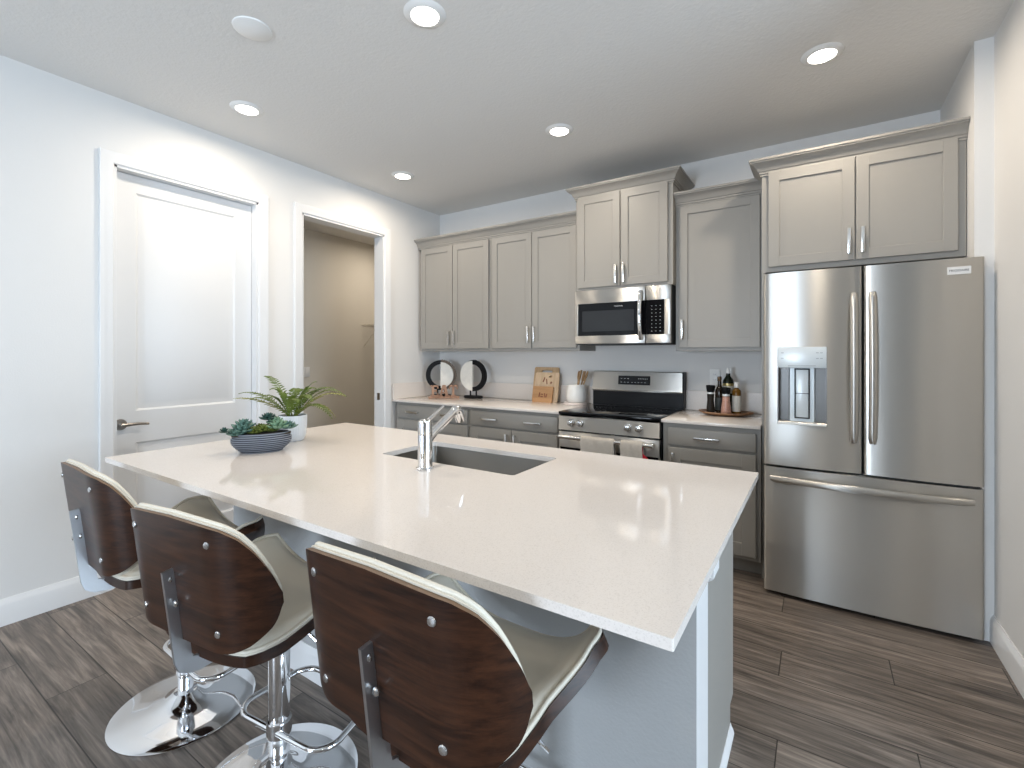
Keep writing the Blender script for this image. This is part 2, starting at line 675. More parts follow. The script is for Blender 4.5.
t1 = casing('trim_1', A0, A1, AZ)
t2 = casing('trim_2', B0, B1, BZ)
# strike plate in the right jamb of the pantry opening
MB().box(-0.075, -0.04, B1 - 0.0165, B1 - 0.0138, 0.92, 0.985, 0.0008).build('strike_plate', M_lever, t2)

# closed two-panel door, set back in its jamb
dx = -0.06     # front face of the slab
mb = MB()
dy0, dy1, dz0, dz1 = A0 + 0.017, A1 - 0.017, 0.008, AZ - 0.017


def panel_door(mb, y0, y1, z0, z1, xf, panels):
    mb.box(xf - 0.035, xf - 0.009, y0, y1, z0, z1)
    ys = [y0, panels[0][0], panels[0][1], y1]
    mb.box(xf - 0.012, xf, ys[0], ys[1], z0, z1).box(xf - 0.012, xf, ys[2], ys[3], z0, z1)
    zz = [z0]
    for p in panels:
        zz += [p[2], p[3]]
    zz.append(z1)
    for a, b in zip(zz[0::2], zz[1::2]):
        mb.box(xf - 0.012, xf, ys[1], ys[2], a, b)
    for (a, b, c, d) in panels:
        # moulded slope down, then raised field
        def ring(inset, x):
            return [mb.bm.verts.new((x, yy, z)) for yy, z in ((a + inset, c + inset), (b - inset, c + inset), (b - inset, d - inset), (a + inset, d - inset))]
        R = [ring(0, xf), ring(0.012, xf - 0.0085), ring(0.030, xf - 0.0085), ring(0.050, xf - 0.002)]
        for P, Q in zip(R, R[1:]):
            for k in range(4):
                mb.bm.faces.new((P[k], P[(k + 1) % 4], Q[(k + 1) % 4], Q[k]))
        mb.bm.faces.new(R[-1])
        mb.bm.normal_update()


panel_door(mb, dy0, dy1, dz0, dz1, dx, [(-2.665, -2.085, 0.25, 0.815), (-2.665, -2.085, 1.005, 2.32)])
dr = struct(mb.build('door_1', M_door, smooth=20))
mb = MB()
hy, hz = -2.740, 0.93
mb.cyl((dx - 0.001, hy, hz), (dx + 0.012, hy, hz), 0.034, 0.030, seg=32)
mb.cyl((dx + 0.012, hy, hz), (dx + 0.045, hy, hz), 0.011, seg=16)
mb.tube([(dx + 0.045, hy - 0.012, hz), (dx + 0.048, hy + 0.02, hz), (dx + 0.05, hy + 0.07, hz + 0.002), (dx + 0.048, hy + 0.125, hz - 0.004)], [0.011, 0.010, 0.0085, 0.007], seg=12)
MBh = mb.build('door_handle', M_lever, dr)


# baseboards
def base_profile(h=0.13, t=0.016):
    return [(0, 0), (t, 0), (t, h - 0.03), (t - 0.003, h - 0.02), (t - 0.009, h - 0.008), (t - 0.011, h), (0, h)]


def baseboard(name, path):
    mb = MB()
    mb.sweep(base_profile(), path)
    return struct(mb.build(name, M_trim, smooth=20))


baseboard('baseboard_left', [(0, YR, 1, 0), (0, A0 - 0.068, 1, 0)])
baseboard('baseboard_middle', [(0, A1 + 0.068, 1, 0), (0, B0 - 0.068, 1, 0)])
baseboard('baseboard_right', [(XW, -0.747, -1, 0), (XW, -1.75, -1, 0)])
baseboard('baseboard_pantry', [(-1.68, -1.8, 1, 0), (-1.68, 1.2, 1, 0)])

# ------------------------------------------------------------------ ceiling lights
cans = [(0.507, -1.027, 'recessed ceiling light over the left upper cabinets, farthest back'),
        (1.96, -1.027, 'recessed ceiling light in front of the cabinet above the microwave'),
        (3.415, -1.027, 'recessed ceiling light in front of the cabinet above the fridge'),
        (0.505, -2.30, 'recessed ceiling light above the closed white door'),
        (1.96, -2.30, 'recessed ceiling light at the top edge of the photo over the island')]
cans += [(4.52, -4.9, 'recessed ceiling light behind the camera, nearer the side window'),
         (1.96, -5.2, 'recessed ceiling light behind the camera, nearer the left wall'),
         (-0.95, 0.35, 'fill lamp in recessed form, added inside the pantry to brighten it, out of sight')]  # last entry: unseen fill lamp added to brighten the pantry
for x, y, lab in cans:
    t = thing('recessed_light', 'lit round white ' + lab, 'ceiling light', (x, y, H), 0, 'recessed ceiling lights')
    mb = MB()
    pr = [(0.062, -0.012), (0.070, -0.010), (0.088, -0.004), (0.092, 0.0), (0.070, 0.0), (0.056, -0.004)]
    seg = 40
    rings = [[mb.bm.verts.new((x + r * cos(2 * pi * k / seg), y + r * sin(2 * pi * k / seg), H + z)) for k in range(seg)] for r, z in pr]
    for A, B in zip(rings, rings[1:] + rings[:1]):
        for k in range(seg):
            mb.bm.faces.new((A[k], A[(k + 1) % seg], B[(k + 1) % seg], B[k]))
    mb.build('trim_ring', M_white, t)
    mb = MB()
    mb.lathe([(0.020, -0.0125), (0.050, -0.0115), (0.061, -0.009), (0.061, -0.004), (0.02, -0.003)], (x, y, H), 32)
    mb.build('lens', M_light, t)
    area_light('downlight', (x, y, H - 0.016), (0, 0, 0), 0.11, 0.11, CAN_POWER * (1.1 if x < 0 else 0.9 if y < -4 else 1.0), (1.0, 0.87, 0.71), 'DISK', 174)

mb = MB()
mb.lathe([(0.01, -0.014), (0.058, -0.013), (0.064, -0.010), (0.068, -0.010), (0.080, -0.005), (0.082, 0.0), (0.01, 0.0)], (1.237, -2.66, H), 40)
tag(mb.build('ceiling_cover_plate', M_white), 'unlit round white cover plate on the ceiling near the top left', 'cover plate')

# ------------------------------------------------------------------ cabinets
CROWN = [(0.0, -0.012), (0.006, -0.012), (0.006, -0.002), (0.012, 0.002), (0.012, 0.012), (0.018, 0.016), (0.026, 0.034), (0.042, 0.052), (0.058, 0.060), (0.058, 0.066), (0.064, 0.068), (0.064, 0.080), (0.0, 0.080)]


def crown(parent, x0, x1, yf, z, left=False, right=False, yback=-0.003):
    pf = [(u, z + v) for u, v in CROWN]
    path = []
    if left:
        path += [(x0, yback, -1, 0), (x0, yf, -1, -1)]
    else:
        path += [(x0, yf, 0, -1)]
    if right:
        path += [(x1, yf, 1, -1), (x1, -0.003, 1, 0)]
    else:
        path += [(x1, yf, 0, -1)]
    mb = MB()
    mb.sweep(pf, path)
    mb.box(x0 + 0.001, x1 - 0.001, yf + 0.001, -0.004, z - 0.004, z + 0.070)
    return mb.build('crown_molding', M_cab, parent, smooth=25)


def shaker(parent, x0, x1, z0, z1, yf, th=0.02, rail=0.057, name='door'):
    """five-piece door: flat recessed field inside rails and stiles, front face at yf"""
    mb = MB()
    yb = yf + th
    b = 0.0016
    mb.box(x0, x0 + rail, yf, yb, z0, z1, b, 1).box(x1 - rail, x1, yf, yb, z0, z1, b, 1)
    mb.box(x0 + rail - b, x1 - rail + b, yf, yb, z0, z0 + rail, b, 1).box(x0 + rail - b, x1 - rail + b, yf, yb, z1 - rail, z1, b, 1)
    mb.box(x0 + rail - 0.002, x1 - rail + 0.002, yf + 0.009, yb - 0.002, z0 + rail - 0.002, z1 - rail + 0.002)
    return mb.build(name, M_cab, parent, smooth=25)


def slab_front(parent, x0, x1, z0, z1, yf, name='drawer'):
    return MB().box(x0, x1, yf, yf + 0.02, z0, z1, 0.003, 2).build(name, M_cab, parent)


def pull(parent, x, z, yf, vertical=True, L=0.14):
    """flat bar pull with square bent ends"""
    mb = MB()
    h = L / 2
    if vertical:
        pts = [(x, yf, z - h), (x, yf - 0.028, z - h), (x, yf - 0.031, z - h + 0.004), (x, yf - 0.031, z + h - 0.004), (x, yf - 0.028, z + h), (x, yf, z + h)]
        mb.box(x - 0.0085, x + 0.0085, yf - 0.034, yf - 0.024, z - h, z + h, 0.002)
        for s in (-1, 1):
            mb.box(x - 0.006, x + 0.006, yf - 0.026, yf, z + s * (h - 0.010) - 0.007, z + s * (h - 0.010) + 0.007, 0.0015)
    else:
        mb.box(x - h, x + h, yf - 0.034, yf - 0.024, z - 0.0085, z + 0.0085, 0.002)
        for s in (-1, 1):
            mb.box(x + s * (h - 0.010) - 0.007, x + s * (h - 0.010) + 0.007, yf - 0.026, yf, z - 0.006, z + 0.006, 0.0015)
    return mb.build('handle', M_nickel, parent)


def upper(label, x0, x1, z0, z1, depth, doors, zc, hz, left=False, right=False, xc=None):
    t = thing('upper_cabinet', label, 'cabinet', ((x0 + x1) / 2, -depth / 2, z0), 0, 'grey wall cabinets')
    mb = MB()
    mb.box(x0, x1, -depth, -0.003, z0, z1, 0.001, 1)
    mb.build('carcass', M_cab, t, smooth=25)
    for a, b, c, d, hx in doors:
        dd = shaker(t, a, b, c, d, -depth - 0.02)
        if hx is not None:
            pull(dd, hx, hz, -depth - 0.02)
    xc = xc or (x0, x1)
    crown(t, xc[0], xc[1], -depth, zc, left, right, -0.395 if depth > 0.5 else -0.003)
    return t


upper('pair of grey upper doors nearest the corner, above the round ornaments', 0.040, 0.9045, 1.376, 2.43, 0.325,
      [(0.055, 0.460, 1.401, 2.392, 0.433), (0.467, 0.885, 1.401, 2.392, 0.494)], 2.412, 1.503, xc=(0.004, 0.9045))
upper('pair of grey upper doors above the cutting boards, left of the microwave', 0.9055, 1.7835, 1.376, 2.43, 0.325,
      [(0.925, 1.340, 1.401, 2.392, 1.313), (1.347, 1.760, 1.401, 2.392, 1.374)], 2.412, 1.515)
upper('taller-set grey cabinet with two doors directly above the microwave', 1.785, 2.535, 1.843, 2.595, 0.395,
      [(1.806, 2.150, 1.864, 2.572, 2.123), (2.157, 2.502, 1.864, 2.572, 2.184)], 2.572, 1.950, True, True)
upper('single-door grey upper cabinet between the microwave and the fridge', 2.537, 3.112, 1.370, 2.43, 0.325,
      [(2.566, 3.078, 1.394, 2.395, 2.588)], 2.412, 1.522)
# fridge surround: deep cabinet over the fridge and tall end panel
upper('deep grey two-door cabinet above the stainless fridge', 3.113, 4.017, 1.835, 2.44, 0.62,
      [(3.150, 3.566, 1.864, 2.425, 3.540), (3.572, 3.984, 1.864, 2.425, 3.600)], 2.424, 1.965, True, False, (3.113, 4.018))
tag(MB().box(3.114, 3.130, -0.622, -0.003, 0.0, 1.834, 0.001, 1).build('end_panel', M_cab, smooth=25),
    'tall narrow grey end panel between the counter and the fridge', 'panel')

ZC = 0.92      # wall-run worktop height
YC = -0.68
YB = -0.645    # base cabinet face


def base_cab(label, x0, x1, drawers, doors):
    t = thing('base_cabinet', label, 'cabinet', ((x0 + x1) / 2, -0.33, 0), 0, 'grey base cabinets')
    mb = MB()
    mb.box(x0, x1, YB, -0.003, 0.10, ZC - 0.021, 0.001, 1)
    mb.box(x0 + 0.002, x1 - 0.002, YB + 0.075, -0.004, 0.0, 0.10)
    mb.build('carcass', M_cab, t, smooth=25)
    for a, b, c, d, hs in drawers:
        dd = slab_front(t, a, b, c, d, YB - 0.02)
        for hx in hs:
            pull(dd, hx, (c + d) / 2 + 0.0, YB - 0.02, False, 0.15)
    for a, b, c, d, hx in doors:
        dd = shaker(t, a, b, c, d, YB - 0.02, 0.02, 0.078)
        if hx is not None:
            pull(dd, hx, d - 0.10, YB - 0.02, True)
    return t


base_cab('grey base cabinet in the corner below the round ornaments', 0.030, 0.9135,
         [(0.060, 0.897, 0.755, 0.872, (0.27, 0.69))], [(0.060, 0.476, 0.125, 0.738, 0.44), (0.481, 0.897, 0.125, 0.738, 0.517)])
base_cab('grey base cabinet with a wide two-pull drawer left of the stove', 0.9145, 1.7735,
         [(0.930, 1.758, 0.755, 0.872, (1.14, 1.55))], [(0.930, 1.341, 0.125, 0.738, 1.305), (1.347, 1.758, 0.125, 0.738, 1.383)])
base_cab('grey base cabinet between the stove and the fridge', 2.535, 3.112,
         [(2.572, 3.086, 0.758, 0.868, (2.812,))], [(2.572, 3.086, 0.125, 0.740, 2.607)])

tag(MB().box(0.001, 1.780, YC, -0.003, ZC - 0.02, ZC, 0.002, 2).build('countertop', M_quartz),
    'white quartz counter running from the corner to the stove', 'countertop')
tag(MB().box(2.530, 3.112, YC, -0.003, ZC - 0.02, ZC, 0.002, 2).build('countertop', M_quartz),
    'short white quartz counter under the bottle tray, right of the stove', 'countertop')
tag(MB().box(0.020, 1.780, -0.021, -0.002, ZC + 0.0002, 1.068, 0.001, 1).build('backsplash', M_splash),
    'long low quartz backsplash behind the cutting boards and round ornaments', 'backsplash')
tag(MB().box(0.001, 0.0198, YC, -0.002, ZC + 0.0002, 1.068, 0.001, 1).build('backsplash', M_splash),
    'quartz backsplash return on the left wall beside the pantry doorway', 'backsplash')
tag(MB().box(2.530, 3.112, -0.021, -0.002, ZC + 0.0002, 1.068, 0.001, 1).build('backsplash', M_splash),
    'short quartz backsplash behind the bottle tray', 'backsplash')

# ------------------------------------------------------------------ microwave
t = thing('microwave', 'stainless over-the-range microwave with black door window', 'microwave', (2.15, -0.2, 1.428))
mx0, mx1, mz0, mz1, my = 1.788, 2.530, 1.428, 1.841, -0.42
MB().box(mx0 + 0.002, mx1, my + 0.035, -0.004, mz0, mz1, 0.002, 1).build('casing', M_black, t)
xd = 2.345     # door / control split
mb = MB()
mb.box(mx0, xd - 0.0015, my, my + 0.034, 1.738, mz1, 0.003, 2)
mb.box(mx0, xd - 0.0015, my, my + 0.034, mz0, 1.490, 0.003, 2)
mb.box(mx0, 1.812, my, my + 0.034, 1.488, 1.74, 0.003, 2)
md = mb.build('door', M_steel, t)
MB().box(1.811, xd - 0.003, my + 0.001, my + 0.030, 1.489, 1.739, 0.001, 1).build('door_glass', M_glass, md)
MB().box(1.848, 2.262, my - 0.0005, my + 0.01, 1.522, 1.680, 0.0004, 1).build('window', M_window, md)
mb = MB()
zz = [1.46 + (1.80 - 1.46) * i / 12 for i in range(13)]
mb.tube([(2.316, my - 0.002, 1.462)] + [(2.316, my - 0.018 - 0.030 * sin(pi * i / 12), z) for i, z in enumerate(zz)] + [(2.316, my - 0.002, 1.798)], 0.0155, seg=16)
mb.build('handle', M_chrome, md)
mb = text_mb('FRIGIDAIRE', 0.013, 0.0004)
mb.xf(Matrix.Translation((2.142, my - 0.0008, 1.708)))
mb.build('brand_lettering', M_mark, md, smooth=0)
mb = MB()
mb.box(xd + 0.0015, mx1 - 0.002, my, my + 0.034, 1.738, mz1, 0.003, 2)
mb.box(xd + 0.0015, mx1 - 0.002, my, my + 0.034, mz0, 1.490, 0.003, 2)
mb.box(2.480, mx1 - 0.002, my, my + 0.034, 1.488, 1.74, 0.003, 2)
mc = mb.build('control_panel', M_steel, t)
MB().box(xd + 0.0015, 2.482, my + 0.001, my + 0.030, 1.489, 1.739, 0.001, 1).build('keypad', M_glass, mc)
for r in range(8):
    for c in range(3):
        MB().box(2.388 + 0.030 * c, 2.396 + 0.030 * c, my + 0.0004, my + 0.0012, 1.512 + 0.026 * r, 1.5148 + 0.026 * r).build('key_mark', M_mark, mc, smooth=0)
MB().box(mx0 + 0.01, mx1 - 0.01, my + 0.02, -0.02, mz0 - 0.008, mz0 + 0.001, 0.001, 1).build('vent_plate', M_dark, t)

# ------------------------------------------------------------------ range
rx0, rx1 = 1.783, 2.527
yf = -0.70
t = thing('stove', 'stainless electric range with black glass cooktop and two towels', 'stove', (2.16, -0.35, 0))
MB().box(rx0, rx1, -0.655, -0.02, 0.03, 0.905, 0.002, 1).build('body', M_black, t)
for x in (rx0 + 0.05, rx1 - 0.05):
    for y in (-0.6, -0.08):
        MB().cyl((x, y, 0), (x, y, 0.035), 0.018, seg=12).build('foot', M_black, t)
MB().box(rx0 - 0.001, rx1 + 0.001, yf + 0.004, -0.09, 0.905, 0.925, 0.004, 2).build('cooktop', M_glass, t)
M_burner = pmat('burner_grey', (0.04, 0.04, 0.042), 0.3)
for bx, by, br in ((1.97, -0.50, 0.10), (1.97, -0.24, 0.075), (2.35, -0.50, 0.075), (2.35, -0.24, 0.10)):
    seg = 48
    for r in (br, br * 0.62):
        mb = MB()
        R1 = [mb.bm.verts.new((bx + r * cos(2 * pi * k / seg), by + r * sin(2 * pi * k / seg), 0.9255)) for k in range(seg)]
        R2 = [mb.bm.verts.new((bx + (r - .002) * cos(2 * pi * k / seg), by + (r - .002) * sin(2 * pi * k / seg), 0.9255)) for k in range(seg)]
        for k in range(seg):
            mb.bm.faces.new((R1[k], R1[(k + 1) % seg], R2[(k + 1) % seg], R2[k]))
        mb.build('burner_ring', M_burner, t, smooth=0)
# front control fascia with four knobs
mb = MB()
mb.prism([(yf, 0.792), (yf + 0.006, 0.893), (yf + 0.05, 0.904), (yf + 0.05, 0.792)], lambda u, v, d: (d, u, v), rx0 + 0.002, rx1 - 0.002)
fs = mb.build('control_fascia', M_steel, t, smooth=20)
for kx in (1.888, 1.961, 2.312, 2.388):
    mb = MB()
    kz, ky = 0.848, yf + 0.003
    mb.cyl((kx, ky, kz), (kx, ky - 0.006, kz), 0.027, seg=28)
    mb.cyl((kx, ky - 0.006, kz), (kx, ky - 0.034, kz), 0.0225, 0.020, seg=28, bev=0.002)
    mb.box(kx - 0.004, kx + 0.004, ky - 0.040, ky - 0.030, kz - 0.018, kz + 0.018, 0.001)
    mb.build('knob', M_nickel, t)
# oven door
mb = MB()
mb.box(rx0 + 0.003, rx1 - 0.003, yf + 0.006, yf + 0.045, 0.665, 0.780, 0.003, 2)
mb.box(rx0 + 0.003, rx1 - 0.003, yf + 0.006, yf + 0.045, 0.24, 0.30, 0.003, 2)
mb.box(rx0 + 0.003, rx0 + 0.012, yf + 0.010, yf + 0.045, 0.26, 0.75).box(rx1 - 0.012, rx1 - 0.003, yf + 0.010, yf + 0.045, 0.26, 0.75)
mb.box(rx0 + 0.003, rx1 - 0.003, yf + 0.030, yf + 0.045, 0.25, 0.75)
od = mb.build('oven_door', M_steel, t)
MB().box(rx0 + 0.010, rx1 - 0.010, yf + 0.008, yf + 0.030, 0.299, 0.666, 0.002, 1).build('oven_glass', M_glass, od)
mb = MB()
mb.tube([(rx0 + 0.03, yf - 0.045, 0.748), (rx1 - 0.03, yf - 0.045, 0.748)], 0.0155, seg=16)
for x in (rx0 + 0.05, rx1 - 0.05):
    mb.box(x - 0.014, x + 0.014, yf - 0.045, yf + 0.010, 0.738, 0.758, 0.003)
mb.build('handle', M_nickel, od)
for i in range(5):
    MB().box(1.95 + 0.09 * i, 2.01 + 0.09 * i, yf + 0.006, yf + 0.03, 0.7845, 0.7895).build('vent_slot', M_dark, t, smooth=0)
MB().box(rx0 + 0.003, rx1 - 0.003, yf + 0.008, yf + 0.045, 0.06, 0.232, 0.003, 2).build('drawer', M_steel, t)
# backguard
mb = MB()
mb.prism([(-0.088, 0.925), (-0.088, 1.062), (-0.065, 1.062), (-0.012, 1.062), (-0.012, 0.925)], lambda u, v, d: (d, u, v), rx0 + 0.014, rx1 + 0.008)
bg = mb.build('backguard', M_black, t, smooth=0)
mb = MB()
mb.prism([(-0.100, 1.055), (-0.094, 1.045), (-0.012, 1.045), (-0.012, 1.207), (-0.066, 1.207), (-0.074, 1.202), (-0.094, 1.070)], lambda u, v, d: (d, u, v), rx0 + 0.012, rx1 + 0.002)
st = mb.build('backguard_fascia', M_steel, t, smooth=20)
MB().box(rx1 + 0.002, rx1 + 0.013, -0.100, -0.010, 0.93, 1.209, 0.002, 1).build('end_cap', M_black, t)
mb = MB().box(-0.131, 0.131, -0.004, 0.004, -0.036, 0.036, 0.001, 1)
Mf = Matrix.Translation((2.150, -0.086, 1.136)) @ Matrix.Rotation(radians(-8.6), 4, 'X')
mb.n = 0
mb.xf(Mf)
ds = mb.build('display', M_glass, st)
dm = [(-0.110 + 0.028 * c, -0.098 + 0.028 * c, -0.019 + 0.030 * r, -0.0155 + 0.030 * r) for r in range(2) for c in range(3)]
dm += [(0.035 + 0.014 * c, 0.041 + 0.014 * c, 0.010, 0.016) for c in range(6)] + [(-0.02 + 0.026 * c, -0.008 + 0.026 * c, -0.018, -0.0155) for c in range(5)]
for a_, b_, c_, d_ in dm:
    mb = MB().box(a_, b_, -0.0047, -0.003, c_, d_)
    mb.n = 0
    mb.xf(Mf)
    mb.build('display_mark', M_mark, ds, smooth=0)


def towel(name, label, x0, x1, zl, zb, mat, group=None, r=0.017, th=0.005, flare=0.0):
    """folded towel draped over the oven handle"""
    cy_, cz_ = yf - 0.045, 0.748
    prof = []
    prof.append((cy_ - r - 0.002, zl))
    for i in range(7):
        prof.append((cy_ - r - 0.001 + 0.002 * sin(i * 1.7), zl + (cz_ - zl) * (i + 0.5) / 7))
    for i in range(9):
        a = pi - pi * i / 8
        prof.append((cy_ + r * cos(a), cz_ + r * sin(a)))
    for i in range(5):
        prof.append((cy_ + r, cz_ - (cz_ - zb) * (i + 1) / 5))
    mb = MB()
    n = len(prof)

    def pt(u, v, off):
        k = min(int(v * (n - 1) + 1e-6), n - 1)
        y, z = prof[k]
        k0, k1 = max(k - 1, 0), min(k + 1, n - 1)
        ty, tz = prof[k1][0] - prof[k0][0], prof[k1][1] - prof[k0][1]
        l = math.hypot(ty, tz) or 1
        ny, nz = -tz / l, ty / l
        wob = 0.0016 * sin(u * 19 + z * 30)
        xx = x1 + flare * min(1, max(0, (cz_ - 0.045 - z) / 0.035)) if y < cy_ else x1
        return (x0 + (xx - x0) * u + 0.0012 * sin(z * 40), y + ny * (off + wob), z + nz * (off + wob))
    mb.slab(lambda u, v: pt(u, v, th), lambda u, v: pt(u, v, 0.0), 14, n - 1)
    o = mb.build(name, mat, smooth=60)
    return tag(o, label, 'towel', group)


towel('dish_towel', 'wider folded grey towel over the oven handle, left of the pair', 1.992, 2.236, 0.44, 0.62, M_towel, 'towels on the oven handle')
tw = towel('dish_towel', 'narrower folded grey towel with a red corner over the oven handle', 2.283, 2.432, 0.46, 0.62, M_towel, 'towels on the oven handle')
rc = towel('red_corner', 'red printed corner', 2.33, 2.426, 0.52, 0.64, M_red, None, 0.0138, 0.002, 0.042)
rc.parent = tw
del rc['category']

# ------------------------------------------------------------------ refrigerator
fx0, fx1 = 3.1390, 4.0440
xm = 3.591
FY = -0.82
t = thing('refrigerator', 'stainless french-door refrigerator with water dispenser and bottom freezer', 'refrigerator', (3.59, -0.4, 0))
MB().box(fx0 + 0.004, 4.014, -0.745, -0.03, 0.035, 1.785, 0.004, 2).build('body', pmat('fridge_grey', (0.10, 0.10, 0.105), 0.5), t)
mb = MB()
mb.box(fx0 + 0.03, 4.0, -0.73, -0.06, 0.010, 0.036)
for x in (fx0 + 0.06, 3.96):
    for y in (-0.69, -0.1):
        mb.cyl((x, y, 0), (x, y, 0.02), 0.022, seg=12)
mb.build('base_grille', M_dark, t, smooth=0)


def door_panel(x0, x1, z0, z1, hole=None, bulge=0.012, rr=0.012):
    """slightly bowed steel door skin with rounded vertical edges"""
    xc, hw = (x0 + x1) / 2, (x1 - x0) / 2

    def yfr(x):
        s = (x - xc) / hw
        y = FY + bulge * s * s
        e = hw - abs(x - xc)
        if e < rr:
            y += rr - math.sqrt(max(0, rr * rr - (rr - e) ** 2))
        return y
    xs = sorted(set([x0, x1] + [x0 + rr * (1 - cos(pi / 2 * k / 6)) for k in range(7)] + [x1 - rr * (1 - cos(pi / 2 * k / 6)) for k in range(7)]
                    + [x0 + rr + (x1 - x0 - 2 * rr) * k / 20 for k in range(21)] + (list(hole[:2]) if hole else [])))
    mb = MB()

    def seg(xa, xb, za, zb):
        q = [x for x in xs if xa - 1e-9 <= x <= xb + 1e-9]
        poly = [(x, yfr(x)) for x in q] + [(xb, -0.7475), (xa, -0.7475)]
        mb.prism(poly, lambda u, v, d: (u, v, d), za, zb)
    if hole:
        a, b, c, d = hole
        seg(x0, a, z0, z1)
        seg(b, x1, z0, z1)
        seg(a, b, z0, c)
        seg(a, b, d, z1)
        bmesh.ops.remove_doubles(mb.bm, verts=mb.bm.verts[:], dist=1e-5)
    else:
        seg(x0, x1, z0, z1)
    return mb, yfr


hole = (3.209, 3.438, 0.961, 1.386)
mb, yL = door_panel(fx0, xm - 0.003, 0.731, 1.798, hole)
dl = mb.build('left_door', M_steel2, t, smooth=30)
mb, yRr = door_panel(xm + 0.003, fx1, 0.731, 1.798)
drr = mb.build('right_door', M_steel2, t, smooth=30)
mb, yF = door_panel(fx0, fx1, 0.024, 0.718, bulge=0.014)
fz = mb.build('freezer_drawer', M_steel2, t, smooth=30)
MB().box(fx0 + 0.01, fx1 - 0.01, -0.775, -0.7455, 0.712, 0.737).build('door_gasket', M_dark, t)


def bow_handle(parent, p0, p1, out, flatw):
    p0, p1 = Vector(p0), Vector(p1)
    mb = MB()
    n = 24
    pts = []
    for i in range(n + 1):
        s = i / n
        p = p0.lerp(p1, s)
        p.y -= out * (0.35 + 0.65 * sin(pi * s)) if 0 < i < n else out * 0.30
        pts.append(p)
    rings = []
    ax = (p1 - p0).normalized()
    sd = ax.cross(Vector((0, 1, 0))).normalized()
    for i, p in enumerate(pts):
        k = 1.0 if 0 < i < n else 0.75
        ring = []
        for q in range(16):
            a = 2 * pi * q / 16
            ring.append(mb.bm.verts.new(p + sd * (flatw / 2 * k * cos(a)) + Vector((0, 1, 0)) * (0.011 * k * sin(a))))
        rings.append(ring)
    for A, B in zip(rings, rings[1:]):
        for k in range(16):
            mb.bm.faces.new((A[k], A[(k + 1) % 16], B[(k + 1) % 16], B[k]))
    mb.bm.faces.new(rings[0])
    mb.bm.faces.new(rings[-1][::-1])
    for s in (0.03, 0.97):
        c = p0.lerp(p1, s)
        mb.cyl((c.x, c.y + 0.012, c.z), (c.x, c.y - out * 0.42, c.z), 0.010, seg=14)
    return mb.build('handle', M_steel, parent, smooth=50)


bow_handle(dl, (3.553, FY + 0.010, 0.892), (3.553, FY + 0.010, 1.662), 0.062, 0.036)
bow_handle(drr, (3.629, FY + 0.010, 0.892), (3.629, FY + 0.010, 1.662), 0.062, 0.036)
bow_handle(fz, (3.172, FY + 0.010, 0.659), (4.006, FY + 0.010, 0.659), 0.062, 0.036)
# dispenser
a, b, c, d = hole
mb = MB()
yb = -0.752
mb.box(a, b, yb, yb + 0.006, c, d)
mb.box(a - 0.001, a + 0.004, FY + 0.004, yb, c, d).box(b - 0.004, b + 0.001, FY + 0.004, yb, c, d)
dp = mb.build('dispenser_recess', pmat('dispenser_grey', (0.16, 0.155, 0.15), 0.35, 0.5), dl, smooth=0)
MB().box(a + 0.001, b - 0.001, FY - 0.004, yb, 1.272, d, 0.004, 2).build('dispenser_controls', M_silver, dl)
mb = MB()
mb.prism([(a + 0.050, yb), (a + 0.058, yb - 0.020), (b - 0.058, yb - 0.020), (b - 0.050, yb)], lambda u, v, dd: (u, v, dd), c + 0.012, 1.272)
mb.build('dispenser_back', M_silver, dl, smooth=20)
mb = MB()
xa, xb = 3.288, 3.360
for p in ((xa, xa + 0.006, 1.0, 1.262), (xb - 0.006, xb, 1.0, 1.262), (xa, xb, 0.994, 1.0), (xa, xb, 1.262, 1.268), (xa, xb, 1.130, 1.133)):
    mb.box(p[0], p[1], yb - 0.036, yb - 0.018, p[2], p[3], 0.001, 1)
mb.build('paddle_frame', M_dark, dl, smooth=0)
MB().box(xa + 0.006, xb - 0.006, yb - 0.032, yb - 0.018, 1.0, 1.262, 0.003, 2).build('paddle', M_silver, dl)
MB().box(a + 0.001, b - 0.001, FY - 0.002, yb, c, c + 0.016, 0.002, 1).build('drip_tray', pmat('drip_tray_steel', (0.6, 0.56, 0.5), 0.35, 0.7), dl)
M_print = pmat('dispenser_print', (0.40, 0.43, 0.46), 0.5)
for k, (px, pz) in enumerate(((0.018, 1.352), (0.018, 1.322), (0.180, 1.352), (0.180, 1.322), (0.198, 1.352), (0.198, 1.322))):
    MB().box(a + px, a + px + 0.012, FY - 0.0046, FY - 0.003, pz, pz + 0.004).build('dispenser_mark', M_print, dl, smooth=0)
MB().box(a + 0.05, b - 0.05, FY - 0.0046, FY - 0.003, 1.283, 1.286).build('dispenser_mark', M_print, dl, smooth=0)
yy = yRr(3.955)
bp = MB().box(3.912, 3.996, yy - 0.003, yy + 0.004, 1.722, 1.758, 0.001, 1).build('brand_plate', pmat('plate_silver', (0.75, 0.74, 0.72), 0.35, 0.4), drr)
mb = text_mb('FRIGIDAIRE', 0.0138, 0.0004)
mb.xf(Matrix.Translation((3.954, yy - 0.0034, 1.740)))
mb.build('brand_lettering', M_darkmark, bp, smooth=0)

# ------------------------------------------------------------------ island
ix0, ix1, iy0, iy1 = 0.89, 3.217, -3.09, -1.886
IZ = 0.914
sx0, sx1, sy0, sy1 = 1.806, 2.490, -2.410, -2.068
t = thing('kitchen_island', 'large island with white quartz top, grey cabinets and white panelled end', 'kitchen island', (2.0, -2.3, 0))
# top slab with sink cut-out, corner fillets on the cut-out
mb = MB()


